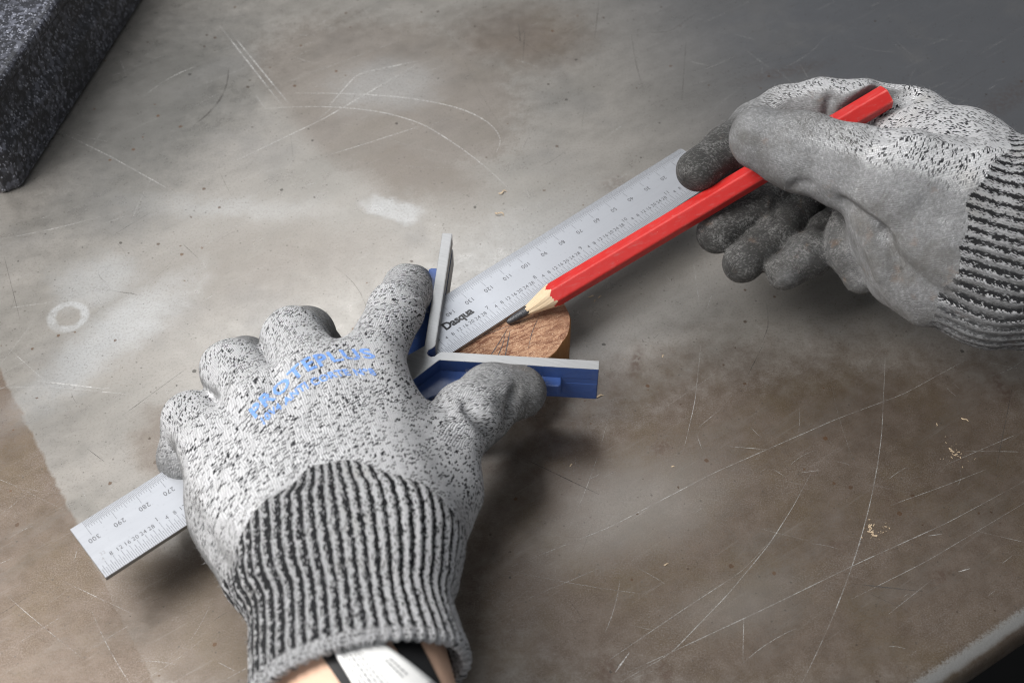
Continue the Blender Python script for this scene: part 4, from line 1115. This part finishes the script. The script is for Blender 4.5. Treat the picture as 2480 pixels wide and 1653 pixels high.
rh = thing('gloved_hand', 'hand in soiled grey palmed work glove gripping the red pencil', 'gloved hand')
r0, r1, r2 = np.array(RW[0][1]), np.array(RW[0][2]), np.array(RW[1][2])
rd = (r2 - r1) / np.linalg.norm(r2 - r1)
upish = (-0.15, 0.55, 0.8)
rtubes = [(r0, r1, upish, 30, 24, 34, 26), (r1 - rd * 3, r2, upish, 34, 26, 40, 30)]
gr, cr_, rv_, rQ_ = build_glove(rh, RB, (60, -75, -2), (265, 130, 140), 0.9,
    ((-0.25, 0.6, 0.75), (0.96, 0.1, 0.2), (0.0, -0.75, 0.65)), {'thumb': 5.0, 'index': 3.0}, rtubes, (r0, r2, upish), lambda t: 6.0 - 4.0 * np.sin(t) + 2.0 * np.sin(4 * t + 1) + 1.0 * np.sin(11 * t), [],
    (-0.3, -0.9, -0.35), 0.12, (M['knit_r'], M['cuff_r'], 0.8), 11, GROOVES_R, CREASES_R, (-0.286, -0.656, 0.697), 2.0)
# ------------------------------------------------------------------ print on the back of the glove
bvh = BVHTree.FromPolygons([tuple(a) for a in lv_], [tuple(int(i) for i in q) for q in lQ_])
def printed(body, size, bold, p0, p1, bow, cap, name, spacing=1.0):
    vs, fs = text_mesh(body, size, bold, 'LEFT', spacing)
    me = bpy.data.meshes.new(name); me.from_pydata(vs, [], fs)
    bm = bmesh.new(); bm.from_mesh(me)
    bmesh.ops.triangulate(bm, faces=bm.faces[:])
    for _ in range(3):
        e = [x for x in bm.edges if x.calc_length() > 0.9]
        if not e: break
        bmesh.ops.subdivide_edges(bm, edges=e, cuts=1); bmesh.ops.triangulate(bm, faces=bm.faces[:])
    xs = [v.co.x for v in bm.verts]; x0, x1 = min(xs), max(xs); ys = [v.co.y for v in bm.verts]; y0, y1 = min(ys), max(ys)
    p0 = Vector(p0); p1 = Vector(p1); ax = (p1 - p0); L = ax.length; ax.normalize(); up = Vector((-ax.y, ax.x, 0)).normalized()
    for v in bm.verts:
        t = (v.co.x - x0) / (x1 - x0)
        q = p0 + ax * (t * L) + up * ((v.co.y - y0) / (y1 - y0) * cap + bow * (1 - (2 * t - 1) ** 2))
        hit = bvh.ray_cast(Vector((q.x, q.y, 120)), Vector((0, 0, -1)))
        z = hit[0].z + 0.18 if hit[0] is not None else 60
        v.co = (q.x * MM, q.y * MM, z * MM)
    bm.to_mesh(me); bm.free(); me.materials.append(M['print']); me.polygons.foreach_set('use_smooth', [True] * len(me.polygons))
    return link(bpy.data.objects.new(name, me), lh)
printed('PROTEPLUS', 8, 0.2, (-83.3, -80.9, 0), (-44.1, -55.7, 0), 5.5, 6.2, 'printed_name', 1.12)
printed('10V4 ANTI CORTE Nº8', 5, 0.16, (-79.7, -84.7, 0), (-43.3, -64.5, 0), 5.0, 3.9, 'printed_line', 1.08)

# ------------------------------------------------------------------ loose fibres standing off the knit
def fuzz(name, v, Q, count, root, mat, seed):
    r = np.random.default_rng(seed); n, _ = vnormals(v, Q)
    idx = r.choice(len(v), count, replace=False); V, F = [], []
    for i in idx:
        p0 = v[i]; t = r.normal(size=3); t -= n[i] * (t @ n[i]); t /= np.linalg.norm(t) + 1e-9
        L = 0.8 + 1.6 * r.random() ** 2; w = np.cross(n[i], t) * 0.022
        a = p0 - n[i] * 0.1; b = p0 + n[i] * L * 0.45 + t * L * 0.35; c = p0 + n[i] * L * (0.5 + 0.4 * r.random()) + t * L * 0.95
        k = len(V)
        V += [tuple((q) * MM) for q in (a - w, a + w, b - w, b + w, c)]
        F += [(k, k + 1, k + 3, k + 2), (k + 2, k + 3, k + 4)]
    o = mesh_obj(name, V, F, mat, root); o['kind'] = 'stuff'; o['label'] = 'fine loose fibres on the knitted glove'
    return o
fuzz('fuzz', lv_, lQ_, 9000, lh, M['fibre'], 5)
fuzz('fuzz', rv_, rQ_, 4500, rh, M['fibre'], 6)

# ------------------------------------------------------------------ forearm, label, tape and a shade strip inside the cuff
def loft(name, secs, mat, n=48, parent=None):
    v, f = [], []
    for (c, a, b) in secs:
        for k in range(n):
            t = 2 * math.pi * k / n; v.append(((c[0] + a * math.cos(t)) * MM, c[1] * MM, (c[2] + b * math.sin(t)) * MM))
    for i in range(len(secs) - 1):
        for k in range(n): f.append((i * n + k, i * n + (k + 1) % n, (i + 1) * n + (k + 1) % n, (i + 1) * n + k))
    return mesh_obj(name, v, f, mat, parent, True)
fa = [w1 + wd * t for t in (0, 20, 40, 60, 90, 140)]
loft('forearm', [(c, 26.5 + i * 0.6, 21.2 + i * 0.4) for i, c in enumerate(fa)], M['skin'], 64, lh)
def on_arm(t, x, lift):
    c = w1 + wd * t; i = t / 25.0; a = 26.5 + i * 0.6 + lift; b = 21.2 + i * 0.4 + lift
    k = max(-0.98, min(0.98, x / a)); return (c[0] + x, c[1], c[2] + b * math.sqrt(1 - k * k))
def strip(name, corner, lift, mat, nu=10, nv=10, parent=None, wav=0.0):
    v, f = [], []
    for j in range(nv + 1):
        for i in range(nu + 1):
            u, w = i / nu, j / nv
            (ta, xa), (tb, xb), (tc_, xc), (td, xd) = corner
            t = (ta * (1 - u) + tb * u) * (1 - w) + (td * (1 - u) + tc_ * u) * w
            x = (xa * (1 - u) + xb * u) * (1 - w) + (xd * (1 - u) + xc * u) * w
            q = on_arm(t, x, lift + wav * math.sin(3 * w + u) + w * 0.8); v.append(tuple(k * MM for k in q))
    for j in range(nv):
        for i in range(nu): f.append((j * (nu + 1) + i, j * (nu + 1) + i + 1, (j + 1) * (nu + 1) + i + 1, (j + 1) * (nu + 1) + i))
    return mesh_obj(name, v, f, mat, parent, True)
LABEL = [(31, -8), (31, 6), (43, 21), (62, 3)]
strip('tape_and_shade', [(29, -13), (29, -4), (62, 5), (50, -4)], 0.8, M['black_tape_and_shade'], parent=lh)
strip('tape_and_shade', [(29, 10), (29, 19), (54, 26), (50, 17)], 0.6, M['black_tape_and_shade'], parent=lh)  # dark strip standing for the shade inside the cuff
lab = strip('care_label', LABEL, 1.6, M['label'], parent=lh, wav=0.3)
o_ = lab.modifiers.new('thick', 'SOLIDIFY'); o_.thickness = 0.0003
def lab_pt(u, w, lift):
    (ta, xa), (tb, xb), (tc_, xc), (td, xd) = LABEL
    t = (ta * (1 - u) + tb * u) * (1 - w) + (td * (1 - u) + tc_ * u) * w; x = (xa * (1 - u) + xb * u) * (1 - w) + (xd * (1 - u) + xc * u) * w
    return on_arm(t, x, lift + 0.3 * math.sin(3 * w + u) + w * 0.8)
V_, F_ = [], []
for (u0, wa, wb, th_) in [(0.10, .1, .95, .022), (0.17, .15, .95, .02), (0.24, .1, .9, .03), (0.32, .12, .8, .02), (0.39, .1, .75, .02), (0.46, .1, .95, .012), (0.70, .42, .70, .025), (0.78, .42, .70, .025)]:
    w_ = wa
    while w_ < wb:
        ln = random.uniform(0.025, 0.06)
        n = len(V_); V_ += [tuple(k * MM for k in lab_pt(a, b, 2.15)) for a, b in ((u0, w_), (u0 + th_, w_), (u0 + th_, min(wb, w_ + ln)), (u0, min(wb, w_ + ln)))]
        F_.append((n, n + 1, n + 2, n + 3)); w_ += ln + 0.015
mesh_obj('label_lettering', V_, F_, M['label_ink'], lab)

# ------------------------------------------------------------------ wood shavings and sawdust
def shaving(L, ang, x, y, curl):
    v, f = [], []; n = 7; ca, sa = math.cos(ang), math.sin(ang); w = max(0.45, L * 0.16)
    for i in range(n):
        t = i / (n - 1) - .5; px_ = t * L; zz = 0.05 + curl * (1 - (2 * t) ** 2) * L * 0.22; bend = 0.18 * L * math.sin(2.2 * t * math.pi) * curl
        ww = w * (1 - 0.7 * abs(2 * t) ** 2)
        for sgn in (-1, 1):
            a, b = px_, bend + sgn * ww / 2
            v.append(((x + a * ca - b * sa) * MM, (y + a * sa + b * ca) * MM, (zz + 0.12 * (sgn > 0)) * MM))
    for i in range(n - 1): f.append((2 * i, 2 * i + 2, 2 * i + 3, 2 * i + 1))
    return v, f
_near = 'tiny pale wood chip on the bench below the pencil, beside the wooden disc'
SHLAB = ['curled pale wood shaving beside the ruler, the one farther from the blue head', 'thin curled wood shaving beside the ruler, the one nearer the blue head', _near, _near, _near,
         'stubby pale chip beside the sparse sawdust scatter', 'long brownish splinter just beyond the sparse sawdust scatter', 'tiny chip lying between the wooden disc and the pencil hand shadow',
         'lone round wood chip on the brown scale in front of the blue head', 'slim pale chip on the bench beside the thumb tip', 'tiny whitish chip beside a long scratch in front of the blue arm', 'thin bent splinter touching the end of the blue arm']
for i, (x, y, L, a) in enumerate(SHAVINGS):
    v, f = shaving(L, math.radians(a), x, y, 0.9 if i < 2 else 0.4)
    o = mesh_obj('wood_shaving', v, f, M['shaving'])
    m_ = o.modifiers.new('thick', 'SOLIDIFY'); m_.thickness = 0.00012
    tag(o, SHLAB[i], 'wood shaving', 'loose wood shavings on the bench')
def sawdust(name, label, c, spread, n, big):
    V, F = [], []
    for k in range(n):
        r_ = np.random.default_rng(k + int(c[0])); off = r_.normal(size=2) * spread * (0.4 if k < n // 3 else 1.0)
        s_ = big * (0.3 + 0.9 * r_.random() ** 2) * (1.3 if k < n // 4 else 0.55); a = r_.random() * 3.14; el = 1 + 2.0 * r_.random()
        base = [(-el, -.5), (el * .8, -.6), (el, .4), (-el * .7, .6)]; n0 = len(V)
        for zz in (0.02, 0.02 + 0.35 * s_):
            for (p_, q_) in base:
                V.append(((c[0] + off[0] + s_ * .5 * (p_ * math.cos(a) - q_ * math.sin(a))) * MM, (c[1] + off[1] + s_ * .5 * (p_ * math.sin(a) + q_ * math.cos(a))) * MM, zz * MM))
        F += [(n0 + 4, n0 + 5, n0 + 6, n0 + 7), (n0, n0 + 1, n0 + 5, n0 + 4), (n0 + 1, n0 + 2, n0 + 6, n0 + 5), (n0 + 2, n0 + 3, n0 + 7, n0 + 6), (n0 + 3, n0, n0 + 4, n0 + 7)]
    o = mesh_obj(name, V, F, M['shaving']); o['kind'] = 'stuff'; tag(o, label, 'sawdust'); return o
sawdust('sawdust', 'small heap of pale sawdust crumbs near the bench edge', (137.7, -83.5), (2.6), 34, 1.0)
sawdust('sawdust', 'sparse scatter of fine pale sawdust below the gloved hand with the pencil', (175.1, -48.7), (4.2), 46, 0.5)
sawdust('sawdust', 'thin dusting of pale wood dust around the wooden disc', (43.4, 5.3), (30), 40, 0.35)
